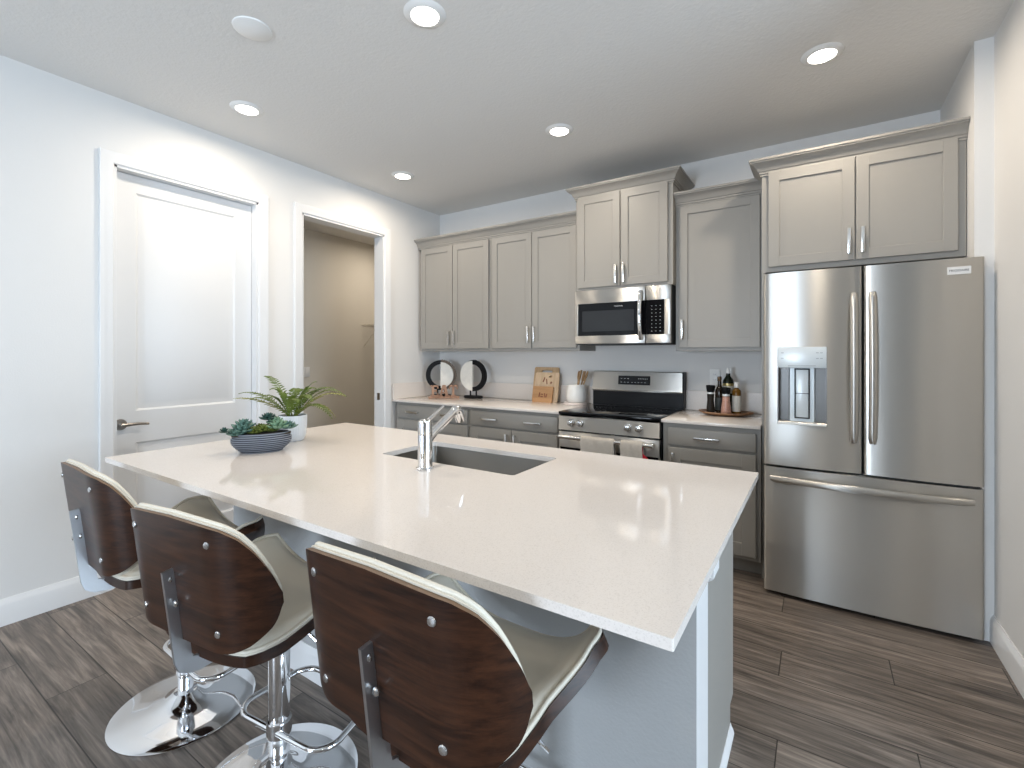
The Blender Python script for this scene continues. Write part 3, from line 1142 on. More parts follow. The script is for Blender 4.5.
def rrect(x0, x1, y0, y1, r, n=6):
    pts = []
    for cx, cy, a0 in ((x1 - r, y1 - r, 0), (x0 + r, y1 - r, pi / 2), (x0 + r, y0 + r, pi), (x1 - r, y0 + r, 1.5 * pi)):
        for k in range(n + 1):
            a = a0 + pi / 2 * k / n
            pts.append((cx + r * cos(a), cy + r * sin(a)))
    return pts


def frame_slab(mb, outer, inner, z0, z1):
    n = len(outer)
    lv = {}
    for nm, poly, z in (('ot', outer, z1), ('it', inner, z1), ('ob', outer, z0), ('ib', inner, z0)):
        lv[nm] = [mb.bm.verts.new((x, y, z)) for x, y in poly]
    for k in range(n):
        j = (k + 1) % n
        mb.bm.faces.new((lv['ot'][k], lv['ot'][j], lv['it'][j], lv['it'][k]))
        mb.bm.faces.new((lv['ob'][k], lv['ib'][k], lv['ib'][j], lv['ob'][j]))
        mb.bm.faces.new((lv['ot'][k], lv['ob'][k], lv['ob'][j], lv['ot'][j]))
        mb.bm.faces.new((lv['it'][k], lv['it'][j], lv['ib'][j], lv['ib'][k]))


frame_slab(mb, rrect(ix0, ix1, iy0, iy1, 0.004, 6), rrect(sx0, sx1, sy0, sy1, 0.015, 6), IZ - 0.02, IZ)
mb.build('worktop', M_quartz, t, smooth=20)
KX0, KX1 = 1.0, 3.137
KY0, KY1, KYB = -2.625, -2.49, -1.925
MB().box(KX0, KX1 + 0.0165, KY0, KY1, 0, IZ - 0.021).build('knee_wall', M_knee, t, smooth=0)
MB().box(KX1 + 0.0165, KX1 + 0.018, KY0 + 0.0005, KY1, 0.0, IZ - 0.021, 0.001, 1).build('end_board', M_trim, t, smooth=0)
CAP = [(0.0, 0.772), (0.006, 0.772), (0.008, 0.784), (0.014, 0.788), (0.016, 0.800), (0.028, 0.815), (0.042, 0.828), (0.046, 0.834), (0.046, IZ - 0.021), (0.0, IZ - 0.021)]
MB().sweep(CAP, [(KX0, KY0, 0, -1), (KX1 + 0.018, KY0, 1, -1), (KX1 + 0.018, KY0 + 0.022, 1, 0)]).build('cap_trim', M_trim, t, smooth=20)
MB().box(KX0, KX0 + 0.018, KY1, KYB, 0.0, IZ - 0.021).build('side_panel', M_cab, t, smooth=0)
mb = MB()
mb.prism([(KY1, 0.0), (KYB - 0.065, 0.0), (KYB - 0.065, 0.10), (KYB, 0.10), (KYB, IZ - 0.021), (KY1, IZ - 0.021)], lambda u, v, dd: (dd, u, v), KX1 - 0.018, KX1)
mb.build('side_panel', M_cab, t, smooth=0)
mb = MB()
mb.box(KX0 + 0.018, KX1 - 0.018, KYB - 0.02, KYB, 0.10, IZ - 0.021)
mb.box(KX0 + 0.018, KX1 - 0.018, KYB - 0.085, KYB - 0.065, 0.0, 0.10)
mb.box(KX0 + 0.018, KX1 - 0.018, KY1, KYB - 0.02, 0.10, 0.118)
mb.build('carcass', M_cab, t, smooth=0)
for (p, q) in ((1.03, 1.40), (1.405, 1.775), (1.80, 2.145), (2.15, 2.495), (2.52, 3.11)):
    mb = MB()
    yk = KYB + 0.02
    mb.box(p, p + 0.057, KYB, yk, 0.125, 0.86).box(q - 0.057, q, KYB, yk, 0.125, 0.86).box(p, q, KYB, yk, 0.125, 0.182).box(p, q, KYB, yk, 0.803, 0.86).box(p + 0.05, q - 0.05, KYB, yk - 0.009, 0.18, 0.81)
    mb.build('door', M_cab, t, smooth=20)
MB().sweep(base_profile(0.035, 0.013), [(KX1, KY1, 1, 0), (KX1, KYB - 0.065, 1, 0)]).build('shoe_trim', M_trim, t, smooth=20)
MB().sweep(base_profile(0.13, 0.014), [(KX0, KY0, 0, -1), (KX1, KY0, 0, -1)]).build('base_trim', M_trim, t, smooth=20)
# undermount sink
t = thing('sink', 'undermount rectangular stainless sink set in the island top', 'sink', (2.148, -2.24, 0.70))
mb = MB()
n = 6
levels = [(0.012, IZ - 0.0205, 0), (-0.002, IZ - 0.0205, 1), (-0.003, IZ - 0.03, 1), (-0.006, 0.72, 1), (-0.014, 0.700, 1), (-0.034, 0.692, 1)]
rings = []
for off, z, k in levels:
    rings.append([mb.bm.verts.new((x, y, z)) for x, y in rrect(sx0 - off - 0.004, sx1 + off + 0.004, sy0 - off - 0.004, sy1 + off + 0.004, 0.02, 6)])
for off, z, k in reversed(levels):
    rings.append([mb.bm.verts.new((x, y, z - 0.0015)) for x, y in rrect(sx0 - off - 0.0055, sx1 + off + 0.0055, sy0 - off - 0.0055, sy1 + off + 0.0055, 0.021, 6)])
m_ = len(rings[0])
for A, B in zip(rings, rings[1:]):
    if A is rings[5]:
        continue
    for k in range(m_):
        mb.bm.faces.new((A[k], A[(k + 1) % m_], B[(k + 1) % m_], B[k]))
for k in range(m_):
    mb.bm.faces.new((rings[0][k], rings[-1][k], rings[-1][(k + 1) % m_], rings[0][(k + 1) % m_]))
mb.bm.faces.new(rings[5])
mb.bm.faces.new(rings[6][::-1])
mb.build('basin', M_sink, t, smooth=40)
mb = MB()
mb.lathe([(0.045, 0.0), (0.045, 0.003), (0.038, 0.004), (0.030, 0.001), (0.028, -0.0)], (2.148, -2.24, 0.692), 28)
mb.build('drain', M_chrome, t)

# faucet: straight body, angled spout with pull-out head, angled lever
fx, fy = 2.150, -2.500
t = thing('faucet', 'chrome pull-out kitchen faucet standing on the island before the sink', 'faucet', (fx, fy, IZ))
mb = MB()
mb.lathe([(0.034, 0.0), (0.034, 0.004), (0.029, 0.007), (0.0275, 0.02), (0.0275, 0.126), (0.027, 0.128)], (fx, fy, IZ), 36)
mb.build('body', M_chrome, t)
MB().lathe([(0.0275, 0.1285), (0.0275, 0.168), (0.026, 0.178), (0.020, 0.183), (0.01, 0.185)], (fx, fy, IZ), 36).build('valve_cap', M_chrome, t)
mb = MB()
mb.tube([(fx, fy + 0.012, 1.020), (fx, fy + 0.05, 1.046), (fx, fy + 0.166, 1.110)], [0.019, 0.0175, 0.0165], seg=22)
sp = mb.build('spout', M_chrome, t)
mb = MB()
mb.tube([(fx, fy + 0.164, 1.109), (fx, fy + 0.178, 1.117), (fx, fy + 0.190, 1.116), (fx, fy + 0.198, 1.106), (fx, fy + 0.210, 1.078), (fx, fy + 0.213, 1.068)], [0.0170, 0.0195, 0.0205, 0.0215, 0.021, 0.0195], seg=22)
mb.build('spray_head', M_chrome, sp)
mb = MB()
mb.tube([(fx, fy + 0.008, 1.088), (fx, fy + 0.03, 1.100), (fx, fy + 0.105, 1.139)], [0.009, 0.0075, 0.006], seg=14)
mb.build('lever', M_chrome, t)
MB().box(fx - 0.0285, fx - 0.020, fy - 0.012, fy + 0.012, IZ + 0.135, IZ + 0.165, 0.002).build('index_badge', M_dark, t)

# ------------------------------------------------------------------ bar stools
def lerp_table(tab, x):
    if x <= tab[0][0]:
        return tab[0][1]
    for (a, b), (c, d) in zip(tab, tab[1:]):
        if x <= c:
            s = (x - a) / (c - a)
            return b + (d - b) * s
    return tab[-1][1]


def smooth_table(tab, x, h=0.03):
    return sum(lerp_table(tab, x + h * k) for k in (-1, -0.5, 0, 0.5, 1)) / 5


SEAT_W = [(0, 0.175), (0.06, 0.200), (0.2, 0.218), (0.45, 0.236), (0.7, 0.285), (0.84, 0.300), (0.93, 0.296), (1.0, 0.262)]
FLARE = [(0, 0.012), (0.2, 0.020), (0.4, 0.042), (0.6, 0.080), (0.8, 0.120), (1.0, 0.124)]


def seat_pt(a, b, off):
    u = 2 * a - 1
    v = b
    wd = smooth_table(SEAT_W, v)
    fl = smooth_table(FLARE, v)
    yfnt = 0.212 - 0.040 * abs(u) ** 3
    y = -0.232 + (yfnt + 0.232) * v
    y += -0.012 * (1 - u * u) * (1 - v) ** 3
    x = wd * (u * (1 - 0.10 * u * u * (fl / 0.12)))
    z = 0.537 + fl * abs(u) ** 2.9 + 0.006 * max(0, v - 0.7) / 0.3 * (1 - abs(u) ** 2) + 0.008 * (1 - v) ** 3
    # normal offset (tilt towards the middle on the wings)
    tilt = -u * abs(u) ** 1.2 * fl * 5.0
    nx, nz = tilt, 1.0
    l = math.hypot(nx, nz)
    return Vector((x + off * nx / l, y, z + off * nz / l))


ZT = [(0, 0.917), (0.15, 0.913), (0.19, 0.906), (0.23, 0.884), (0.262, 0.845), (0.285, 0.800), (0.300, 0.766), (0.307, 0.740), (0.3095, 0.720)]
ZB = [(0, 0.586), (0.15, 0.588), (0.19, 0.594), (0.23, 0.610), (0.262, 0.634), (0.285, 0.654), (0.300, 0.682), (0.307, 0.702), (0.3095, 0.718)]


def back_pt(a, b, off, grow=0.0):
    u = 2 * a - 1
    u = sin(u * pi / 2)
    s = 0.3095 * u
    zt, zb = smooth_table(ZT, abs(s), 0.008) + grow, smooth_table(ZB, abs(s), 0.008) - grow
    z = zb + (zt - zb) * b
    s0, R = 0.135, 0.145
    sg = 1 if s >= 0 else -1
    q = abs(s)
    yb = -0.308 - 0.12 * (z - 0.870)
    if q <= s0:
        x, y, nx, ny = q, 0.0, 0.0, 1.0
    else:
        an = min((q - s0) / R, 1.3)
        x, y = s0 + R * sin(an), R * (1 - cos(an))
        nx, ny = -sin(an), cos(an)
    return Vector((sg * (x + nx * off), yb + y + ny * off, z))


st0 = thing('bar_stool', '', 'bar stool', (0, 0, 0), 0, 'bar stools along the island')
mb = MB()
mb.lathe([(0.210, 0.0), (0.233, 0.002), (0.235, 0.007), (0.226, 0.012), (0.17, 0.0175), (0.12, 0.024), (0.085, 0.032), (0.062, 0.044), (0.046, 0.058), (0.038, 0.064), (0.02, 0.064)], (0, 0, 0), 64)
mb.build('base', M_chrome, st0, True)
mb = MB()
mb.cyl((0, 0, 0.062), (0, 0, 0.22), 0.0255, seg=32)
mb.build('lift_tube', M_chrome, st0, True)
mb = MB()
mb.lathe([(0.030, 0.072), (0.0315, 0.075), (0.0315, 0.495), (0.030, 0.50)], (0, 0, 0), 32)
mb.build('column', M_chrome, st0, True)
# footrest loop
mb = MB()
zf = 0.180
pts = []
for cx, cy, a0 in ((0.115, 0.17, 0), (-0.115, 0.17, pi / 2), (-0.135, 0.035, pi), (0.135, 0.035, 1.5 * pi)):
    for k in range(7):
        a = a0 + pi / 2 * k / 6
        pts.append((cx + 0.012 + 0.065 * cos(a), cy + 0.008 + 0.065 * sin(a), zf))
mb.tube(pts, 0.0095, seg=12, closed=True)
mb.cyl((0, 0, zf - 0.022), (0, 0, zf + 0.022), 0.037, seg=28)
mb.build('footrest', M_chrome, st0, True)
mb = MB()
mb.box(-0.10, 0.10, -0.09, 0.09, 0.498, 0.506, 0.002)
mb.cyl((0, 0, 0.49), (0, 0, 0.500), 0.045, seg=24)
mb.tube([(0.02, 0.0, 0.497), (0.10, 0.01, 0.485), (0.19, 0.02, 0.435)], 0.0045, seg=8)
mb.build('swivel_plate', M_chrome, st0, True)
# L bracket behind the back
mb = MB()
pb = []
for z in (0.778, 0.70, 0.62, 0.55, 0.535):
    pb.append((0, -0.308 + 0.12 * (0.87 - z) - 0.0155, z))
pb += [(0, -0.277, 0.516), (0, -0.262, 0.5065), (0, -0.24, 0.5025), (0, -0.12, 0.5025), (0, -0.085, 0.5025)]
mb.tube(pb, 0, flat=(0.042, 0.008))
br = mb.build('back_bracket', pmat('brushed_bar', (0.55, 0.56, 0.58), 0.3, 1.0), st0, True, smooth=30)
for bx, bz in ((0.0, 0.752), (-0.011, 0.705), (0.013, 0.690)):
    yq = -0.308 + 0.12 * (0.87 - bz) - 0.0190
    MB().lathe([(0.0085, 0.0), (0.0085, 0.003), (0.006, 0.006), (0.002, 0.007)], (0, 0, 0), 12).xf(Matrix.Translation((bx, yq, bz)) @ Matrix.Rotation(pi / 2, 4, 'X')).build('bolt', M_screw, br, True)
# plywood shells
NU, NV = 40, 24
mb = MB()
mb.slab(lambda a, b: seat_pt(a, b, 0.0), lambda a, b: seat_pt(a, b, -0.028), NU, NV)
bmesh.ops.remove_doubles(mb.bm, verts=mb.bm.verts[:], dist=1e-6)
ss = mb.build('seat_shell', M_walnut, st0, True, smooth=50)
mb = MB()


def seat_cush(a, b):
    u = abs(2 * a - 1)
    e = min(1 - u, b * 1.4, (1 - b) * 1.4)
    t_ = 0.030 * min(1, (max(e, 0) / 0.16)) ** 0.45 + 0.006
    p = seat_pt(0.5 + (a - 0.5) * 0.985, 0.008 + b * 0.984, t_)
    return p


mb.slab(seat_cush, lambda a, b: seat_pt(0.5 + (a - 0.5) * 0.985, 0.008 + b * 0.984, 0.0005), NU, NV)
sc_ = mb.build('seat_cushion', M_cream, st0, True, smooth=60)
mb = MB()
loop = [(k / 30, 0.0) for k in range(30)] + [(1.0, k / 24) for k in range(24)] + [(1 - k / 30, 1.0) for k in range(30)] + [(0.0, 1 - k / 24) for k in range(24)]
mb.tube([seat_pt(0.5 + (a - 0.5) * 0.982, 0.01 + b * 0.98, 0.010) for a, b in loop], 0.0055, seg=8, closed=True)
mb.build('piping', M_cream, sc_, True, smooth=60)
mb = MB()
mb.slab(lambda a, b: back_pt(a, b, 0.0), lambda a, b: back_pt(a, b, -0.011), 56, 20, True)
bmesh.ops.remove_doubles(mb.bm, verts=mb.bm.verts[:], dist=1e-6)
bs = mb.build('back_shell', M_walnut, st0, True, smooth=50)
bs.data.materials.append(M_edge)
for sx in (-0.157, 0.157):
    for bz in (0.868, 0.640):
        a = 0.5 + math.asin(sx / 0.309) / pi
        p = back_pt(a, 0.5, -0.011)
        yq = p.y - 0.12 * (bz - p.z)
        rot = Matrix.Rotation(math.copysign(max(0, (abs(sx) - 0.135) / 0.145), sx), 4, 'Z')
        MB().lathe([(0.0090, 0.0), (0.0090, 0.0015), (0.007, 0.0035), (0.002, 0.004)], (0, 0, 0), 14).xf(Matrix.Translation((p.x, yq, bz)) @ rot @ Matrix.Rotation(pi / 2, 4, 'X')).build('bolt', M_screw, bs, True)
mb = MB()


def back_cush(a, b):
    u = abs(2 * a - 1)
    e = min(1 - u, b, 1 - b)
    t_ = 0.031 * min(1, (max(e, 0) / 0.12)) ** 0.4 + 0.006
    return back_pt(0.5 + (a - 0.5) * 0.99, b, t_, 0.004)


mb.slab(back_cush, lambda a, b: back_pt(0.5 + (a - 0.5) * 0.99, b, 0.0005, 0.004), 56, 20)
bc = mb.build('back_cushion', M_cream, st0, True, smooth=60)
mb = MB()
lp = [(k / 40, 1.0) for k in range(1, 40)] + [(1 - k / 40, 0.0) for k in range(1, 40)]
mb.tube([back_pt(0.5 + (a - 0.5) * 0.985, b, 0.012, 0.004) for a, b in lp], 0.006, seg=8, closed=True)
mb.build('piping', M_cream, bc, True, smooth=60)

for k, (x, y, r, zo, lab) in enumerate([
        (1.368, -2.985, -0.041, 0.059, 'walnut and cream bar stool farthest from the camera, nearest the closed white door'),
        (1.980, -2.976, 0.112, 0.020, 'walnut and cream bar stool in the middle of the three at the island'),
        (2.718, -2.931, -0.010, 0.043, 'walnut and cream bar stool nearest the camera, its back largest in the picture')]):
    o = st0 if k == 0 else copy_tree(st0)
    o.location = (x, y, 0)
    o.rotation_euler = (0, 0, r)
    o['label'] = lab
    for c in [q for q in COL.objects if q.parent == o]:
        if c.name.split('.')[0] not in ('base', 'lift_tube', 'footrest'):
            c.location.z = zo

# ------------------------------------------------------------------ island plants
# ribbed white pot with fern
px, py = 1.185, -2.432
t = thing('potted_fern', 'green fern in a ribbed white pot on the far end of the island', 'plant', (px, py, IZ))
mb = MB()
rib = lambda a, z: 1 + (0.016 * abs(sin(a * 17)) if z > 0.012 else 0)
mb.lathe([(0.045, 0.0), (0.053, 0.004), (0.062, 0.03), (0.066, 0.07), (0.067, 0.123), (0.066, 0.128), (0.062, 0.128), (0.061, 0.108), (0.02, 0.106)], (px, py, IZ), 136, rib)
mb.build('pot', pmat('white_ceramic', (0.74, 0.76, 0.78), 0.35), t, smooth=60)
MB().lathe([(0.058, 0.0), (0.061, 0.006), (0.05, 0.012), (0.01, 0.014)], (px, py, IZ + 0.108), 24).build('soil', pmat('soil', (0.05, 0.035, 0.02), 0.95, bump=1, bscale=200, bdist=0.006), t)
M_fern = pmat('fern_green', (0.105, 0.150, 0.016), 0.5, var=0.45, vscale=14)
M_fern2 = pmat('fern_light', (0.21, 0.215, 0.035), 0.5, var=0.4, vscale=14)


def frond(az, reach, rise, droop, seed, mat):
    rnd = random.Random(seed)
    mb = MB()
    n = 22
    base = Vector((px + 0.012 * cos(az), py + 0.012 * sin(az), IZ + 0.112))
    dirh = Vector((cos(az), sin(az), 0))
    side = Vector((-sin(az), cos(az), 0))
    pts = []
    for i in range(n + 1):
        s = i / n
        h = rise * (1 - (1 - s) ** 1.8) - droop * s ** 2.6
        pts.append(base + dirh * (reach * s ** 1.05) + Vector((0, 0, h)) + side * (0.012 * sin(s * 3 + seed)))
    mb.tube(pts, [0.0022 * (1 - 0.75 * i / n) for i in range(n + 1)], seg=6)
    for i in range(3, n + 1):
        s = i / n
        ln = (0.036 * math.sin(pi * min(1, (s * 0.88 + 0.08))) ** 0.8) * min(1.0, reach / 0.24 + 0.25)
        tdir = (pts[i] - pts[i - 1]).normalized()
        nrm = side.cross(tdir).normalized()
        for sg in (-1, 1):
            d = (side * sg * 0.88 + tdir * 0.42 - nrm * (0.10 * sg * 0) + Vector((0, 0, rnd.uniform(-.14, .05)))).normalized()
            wv = tdir * (0.0036)
            p = pts[i]
            up = Vector((0, 0, 0.0022))
            a0, a1 = p - wv * 0.6, p + wv * 0.6
            b0, b1 = p + d * ln * 0.5 - wv, p + d * ln * 0.5 + wv
            e = p + d * ln
            e.z -= ln * 0.10
            V = [mb.bm.verts.new(q) for q in (a0, a1, b1, e, b0)]
            M_ = mb.bm.verts.new((p + d * ln * 0.5) + up)
            for q in range(5):
                mb.bm.faces.new((V[q], V[(q + 1) % 5], M_))
            W = [mb.bm.verts.new(q - Vector((0, 0, 0.0008))) for q in (a0, a1, b1, e, b0)]
            mb.bm.faces.new(W[::-1])
            for q in range(5):
                mb.bm.faces.new((V[q], W[q], W[(q + 1) % 5], V[(q + 1) % 5]))
    return mb.build('frond', mat, t, smooth=30)


CR = 0.5757   # direction across the view
fr = [(pi + CR - 0.10, 0.275, 0.155, 0.035), (pi + CR + 0.08, 0.265, 0.120, 0.02), (pi + CR - 0.5, 0.19, 0.225, 0.02), (pi + CR + 0.9, 0.10, 0.18, 0.03), (pi + CR - 1.3, 0.14, 0.19, 0.07),
      (CR + 0.10, 0.25, 0.20, 0.09), (CR - 0.12, 0.265, 0.165, 0.05), (CR + 0.45, 0.20, 0.20, 0.07), (CR - 0.35, 0.22, 0.13, 0.12), (CR + 0.2, 0.19, 0.12, 0.12), (CR + 1.0, 0.13, 0.19, 0.06),
      (CR + 1.7, 0.10, 0.17, 0.04), (CR - 0.9, 0.12, 0.14, 0.05), (CR - 1.6, 0.09, 0.16, 0.03), (CR - 2.3, 0.11, 0.15, 0.05), (CR + 0.02, 0.15, 0.17, 0.02), (pi + CR + 0.4, 0.12, 0.15, 0.04),
      (CR + 0.6, 0.10, 0.15, 0.02), (CR - 0.6, 0.17, 0.17, 0.07), (CR - 1.9, 0.06, 0.13, 0.0), (CR - 1.2, 0.07, 0.12, 0.0),
      (CR - 0.2, 0.07, 0.16, 0.0), (pi + CR - 0.2, 0.07, 0.15, 0.0), (CR + 0.3, 0.10, 0.19, 0.01), (pi + CR + 0.2, 0.18, 0.13, 0.03)]
for k, (az, rc, rs, dp_) in enumerate(fr):
    frond(az, rc, rs, dp_, k + 3, M_fern2 if k in (1, 6, 9) else M_fern)

# oval striped bowl of succulents
bx, by, ba = 1.318, -2.662, radians(62)
t = thing('succulent_bowl', 'oval dark grey striped bowl filled with small succulents, left of the fern', 'plant', (bx, by, IZ), ba)
mb = MB()
prof = []
for i in range(49):
    s = i / 48
    rr = 0.088 + 0.047 * sin(min(1, s * 1.25) * pi / 2 * 1.25) - 0.012 * max(0, s - 0.75) * 4
    rr += 0.0022 * sin(s * 2 * pi * 10)
    prof.append((rr, 0.088 * s))
prof += [(prof[-1][0] - 0.008, 0.088), (prof[-1][0] - 0.010, 0.075), (0.02, 0.074)]
mb.lathe(prof, (0, 0, 0), 56)
mb.n = 0
mb.xf(Matrix.Diagonal((0.90, 0.56, 0.97, 1)))


def stripe_mat():
    m, N, L, B = nt('striped_stoneware')
    tc = N.new('ShaderNodeTexCoord')
    sp_ = N.new('ShaderNodeSeparateXYZ')
    L.new(tc.outputs['Object'], sp_.inputs[0])
    mm = N.new('ShaderNodeMath')
    mm.operation = 'MULTIPLY'
    mm.inputs[1].default_value = 2 * pi * 10 / 0.088
    L.new(sp_.outputs['Z'], mm.inputs[0])
    sn = N.new('ShaderNodeMath')
    sn.operation = 'SINE'
    L.new(mm.outputs[0], sn.inputs[0])
    cr = N.new('ShaderNodeValToRGB')
    cr.color_ramp.elements[0].position = 0.35
    cr.color_ramp.elements[0].color = (0.022, 0.028, 0.042, 1)
    cr.color_ramp.elements[1].position = 0.95
    cr.color_ramp.elements[1].color = (0.22, 0.24, 0.28, 1)
    mr = N.new('ShaderNodeMapRange')
    mr.inputs[1].default_value = -1
    mr.inputs[2].default_value = 1
    L.new(sn.outputs[0], mr.inputs[0])
    L.new(mr.outputs[0], cr.inputs[0])
    L.new(cr.outputs[0], B.inputs['Base Color'])
    B.inputs['Roughness'].default_value = 0.55
    return m


mb.build('bowl', stripe_mat(), t, True, smooth=60)
MB().lathe([(0.118, 0.0), (0.118, 0.006), (0.02, 0.010)], (0, 0, 0), 30).xf(Matrix.Translation((0, 0, 0.074)) @ Matrix.Diagonal((1, 0.55, 1, 1))).build('soil', bpy.data.materials['soil'], t, True)
M_s1 = pmat('succulent_blue', (0.10, 0.19, 0.155), 0.55, var=0.3, vscale=40)
M_s2 = pmat('succulent_mint', (0.19, 0.31, 0.20), 0.55, var=0.3, vscale=40)
M_s3 = pmat('succulent_olive', (0.13, 0.16, 0.03), 0.55, var=0.35, vscale=40)
M_s4 = pmat('succulent_dark', (0.03, 0.075, 0.06), 0.5, var=0.3, vscale=40)


def rosette(c, R, mat, seed, up=0.9, layers=4, wide=0.42, tilt=(0, 0)):
    rnd = random.Random(seed)
    mb = MB()
    for l in range(layers):
        n = 9 - l
        el = radians(12 + (78 * l / layers) * up)
        ln = R * (1 - 0.16 * l)
        for k in range(n):
            az = 2 * pi * (k + 0.5 * (l % 2)) / n + rnd.uniform(-.12, .12)
            d = Vector((cos(az) * cos(el), sin(az) * cos(el), sin(el)))
            s = Vector((-sin(az), cos(az), 0))
            nn = s.cross(d) * -1
            w_ = ln * wide
            b0 = Vector(c) + Vector((0, 0, 0.004 * l))
            rings = []
            for fr_, ww, tt in ((0.05, 0.35, 0.5), (0.45, 0.85, 1.0), (0.75, 0.95, 0.9), (0.93, 0.55, 0.5)):
                p = b0 + d * ln * fr_ + nn * (ln * 0.10 * fr_ * fr_)
                th_ = ln * 0.12 * tt
                rings.append([mb.bm.verts.new(p + s * (w_ / 2 * ww * cx_) + nn * (th_ * cz_)) for cx_, cz_ in ((1, 0), (.5, .8), (-.5, .8), (-1, 0), (-.5, -.9), (.5, -.9))])
            tip = mb.bm.verts.new(b0 + d * ln * 1.04 + nn * ln * 0.13)
            mb.bm.faces.new(rings[0][::-1])
            for A, B in zip(rings, rings[1:]):
                for q in range(6):
                    mb.bm.faces.new((A[q], A[(q + 1) % 6], B[(q + 1) % 6], B[q]))
            for q in range(6):
                mb.bm.faces.new((rings[-1][q], rings[-1][(q + 1) % 6], tip))
    return mb.build('succulent', mat, t, True, smooth=60)


rosette((-0.076, 0.0, 0.088), 0.059, M_s1, 1, 0.95)
rosette((-0.071, 0.015, 0.108), 0.052, M_s1, 2, 1.0)
rosette((-0.100, -0.015, 0.080), 0.040, M_s1, 3, 0.7)
rosette((-0.028, -0.015, 0.084), 0.040, M_s3, 4, 0.8)
rosette((0.008, -0.010, 0.090), 0.042, M_s3, 5, 0.8)
rosette((-0.009, 0.02, 0.090), 0.040, M_s3, 6, 0.9)
rosette((0.038, 0.000, 0.086), 0.040, M_s3, 7, 0.7)
rosette((0.065, -0.010, 0.098), 0.054, M_s2, 8, 0.85)
rosette((0.057, 0.020, 0.114), 0.045, M_s2, 9, 0.9)
rosette((0.104, 0.0, 0.094), 0.047, M_s1, 10, 0.8)
rosette((0.027, 0.030, 0.135), 0.042, M_s4, 11, 0.8, 4, 0.5)
mb = MB()
mb.tube([(0.02, 0.02, 0.08), (0.026, 0.028, 0.12), (0.028, 0.030, 0.148)], 0.003, seg=8)
mb.tube([(-0.10, -0.02, 0.085), (-0.13, -0.03, 0.10), (-0.158, -0.035, 0.112)], 0.0025, seg=8)
mb.build('stem', M_s4, t, True)
rosette((-0.142, -0.033, 0.098), 0.024, M_s4, 12, 0.9, 3, 0.6)

# ------------------------------------------------------------------ left counter ornaments
M_blackw = pmat('black_painted_wood', (0.006, 0.006, 0.007), 0.55, spec=0.15)
M_whitew = pmat('whitewashed_wood', (0.70, 0.68, 0.63), 0.6, var=0.12, vscale=30)
M_bead = pmat('dark_beads', (0.17, 0.13, 0.10), 0.6, var=0.4, vscale=90)


def half_ring(mb, r0, r1, y0, y1, a0, a1, n=28, cz=0.0):
    rings = []
    for i in range(n + 1):
        a = a0 + (a1 - a0) * i / n
        rings.append([mb.bm.verts.new((r * cos(a), y, cz + r * sin(a))) for r, y in ((r0, y0), (r1, y0), (r1, y1), (r0, y1))])
    for A, B in zip(rings, rings[1:]):
        for k in range(4):
            mb.bm.faces.new((A[k], A[(k + 1) % 4], B[(k + 1) % 4], B[k]))
    mb.bm.faces.new(rings[0])
    mb.bm.faces.new(rings[-1][::-1])


def ornament(label, x, y, rz, flip, beads):
    t = thing('round_ornament', label, 'ornament', (x, y, ZC), rz, 'round ornaments in the corner')
    R, cz = 0.151, 0.218
    mb = MB()
    mb.lathe([(0.095, 0.0), (0.105, 0.003), (0.105, 0.020), (0.100, 0.024), (0.02, 0.024)], (0, 0, 0), 36)
    mb.n = 0
    mb.xf(Matrix.Diagonal((1, 0.55, 1, 1)))
    mb.build('base', M_blackw, t, True)
    mb = MB()
    for sx in (-0.035, 0.035):
        mb.cyl((sx, 0, 0.022), (sx, 0, cz - R + 0.008), 0.008, seg=12)
    mb.build('posts', M_blackw, t, True)
    a0 = pi / 2 if not flip else -pi / 2
    mb = MB()
    half_ring(mb, R - 0.042, R, -0.016, 0.016, a0, a0 + pi, 30, cz)
    mb.build('half_ring', M_blackw, t, True, smooth=30)
    mb = MB()
    n = 28
    b0 = a0 - pi
    R2 = R - 0.022 if not flip else R - 0.005
    poly = [(R2 * cos(b0 + pi * i / n), R2 * sin(b0 + pi * i / n)) for i in range(n + 1)]
    mb.prism(poly, lambda u, v, d: (u, d, cz + v), -0.018, 0.004)
    mb.build('half_disc', M_whitew, t, True, smooth=30)
    mb = MB()
    half_ring(mb, R - 0.024, R, 0.005, 0.026, b0, b0 + pi, 30, cz)
    mb.build('outer_half_ring', M_bead if beads else M_blackw, t, True, smooth=30)
    mb = MB()
    for k in range(20):
        a = b0 + pi * (k + 0.5) / 20 if beads else pi / 2 + (-0.15 + 0.75 * k / 20)
        mb.sphere(((R - 0.006) * cos(a), 0.012, cz + (R - 0.006) * sin(a)), 0.0125 if beads else 0.011, 8)
    mb.build('beads', M_bead if beads else M_blackw, t, True)
    return t


ornament('round ornament at left with black left half ring and white right half disc', 0.215, -0.225, radians(30), False, True)
ornament('round ornament on an oval black foot, white left half and black right half ring', 0.578, -0.165, radians(2), True, False)

# EAT sign
ang = radians(43)
t = thing('eat_sign', 'small wooden sign of standing letters spelling EAT on a plank', 'sign', (0.325, -0.308, ZC), ang)
MB().box(-0.150, 0.150, -0.03, 0.03, 0, 0.014, 0.002).build('base', M_eat, t, True)


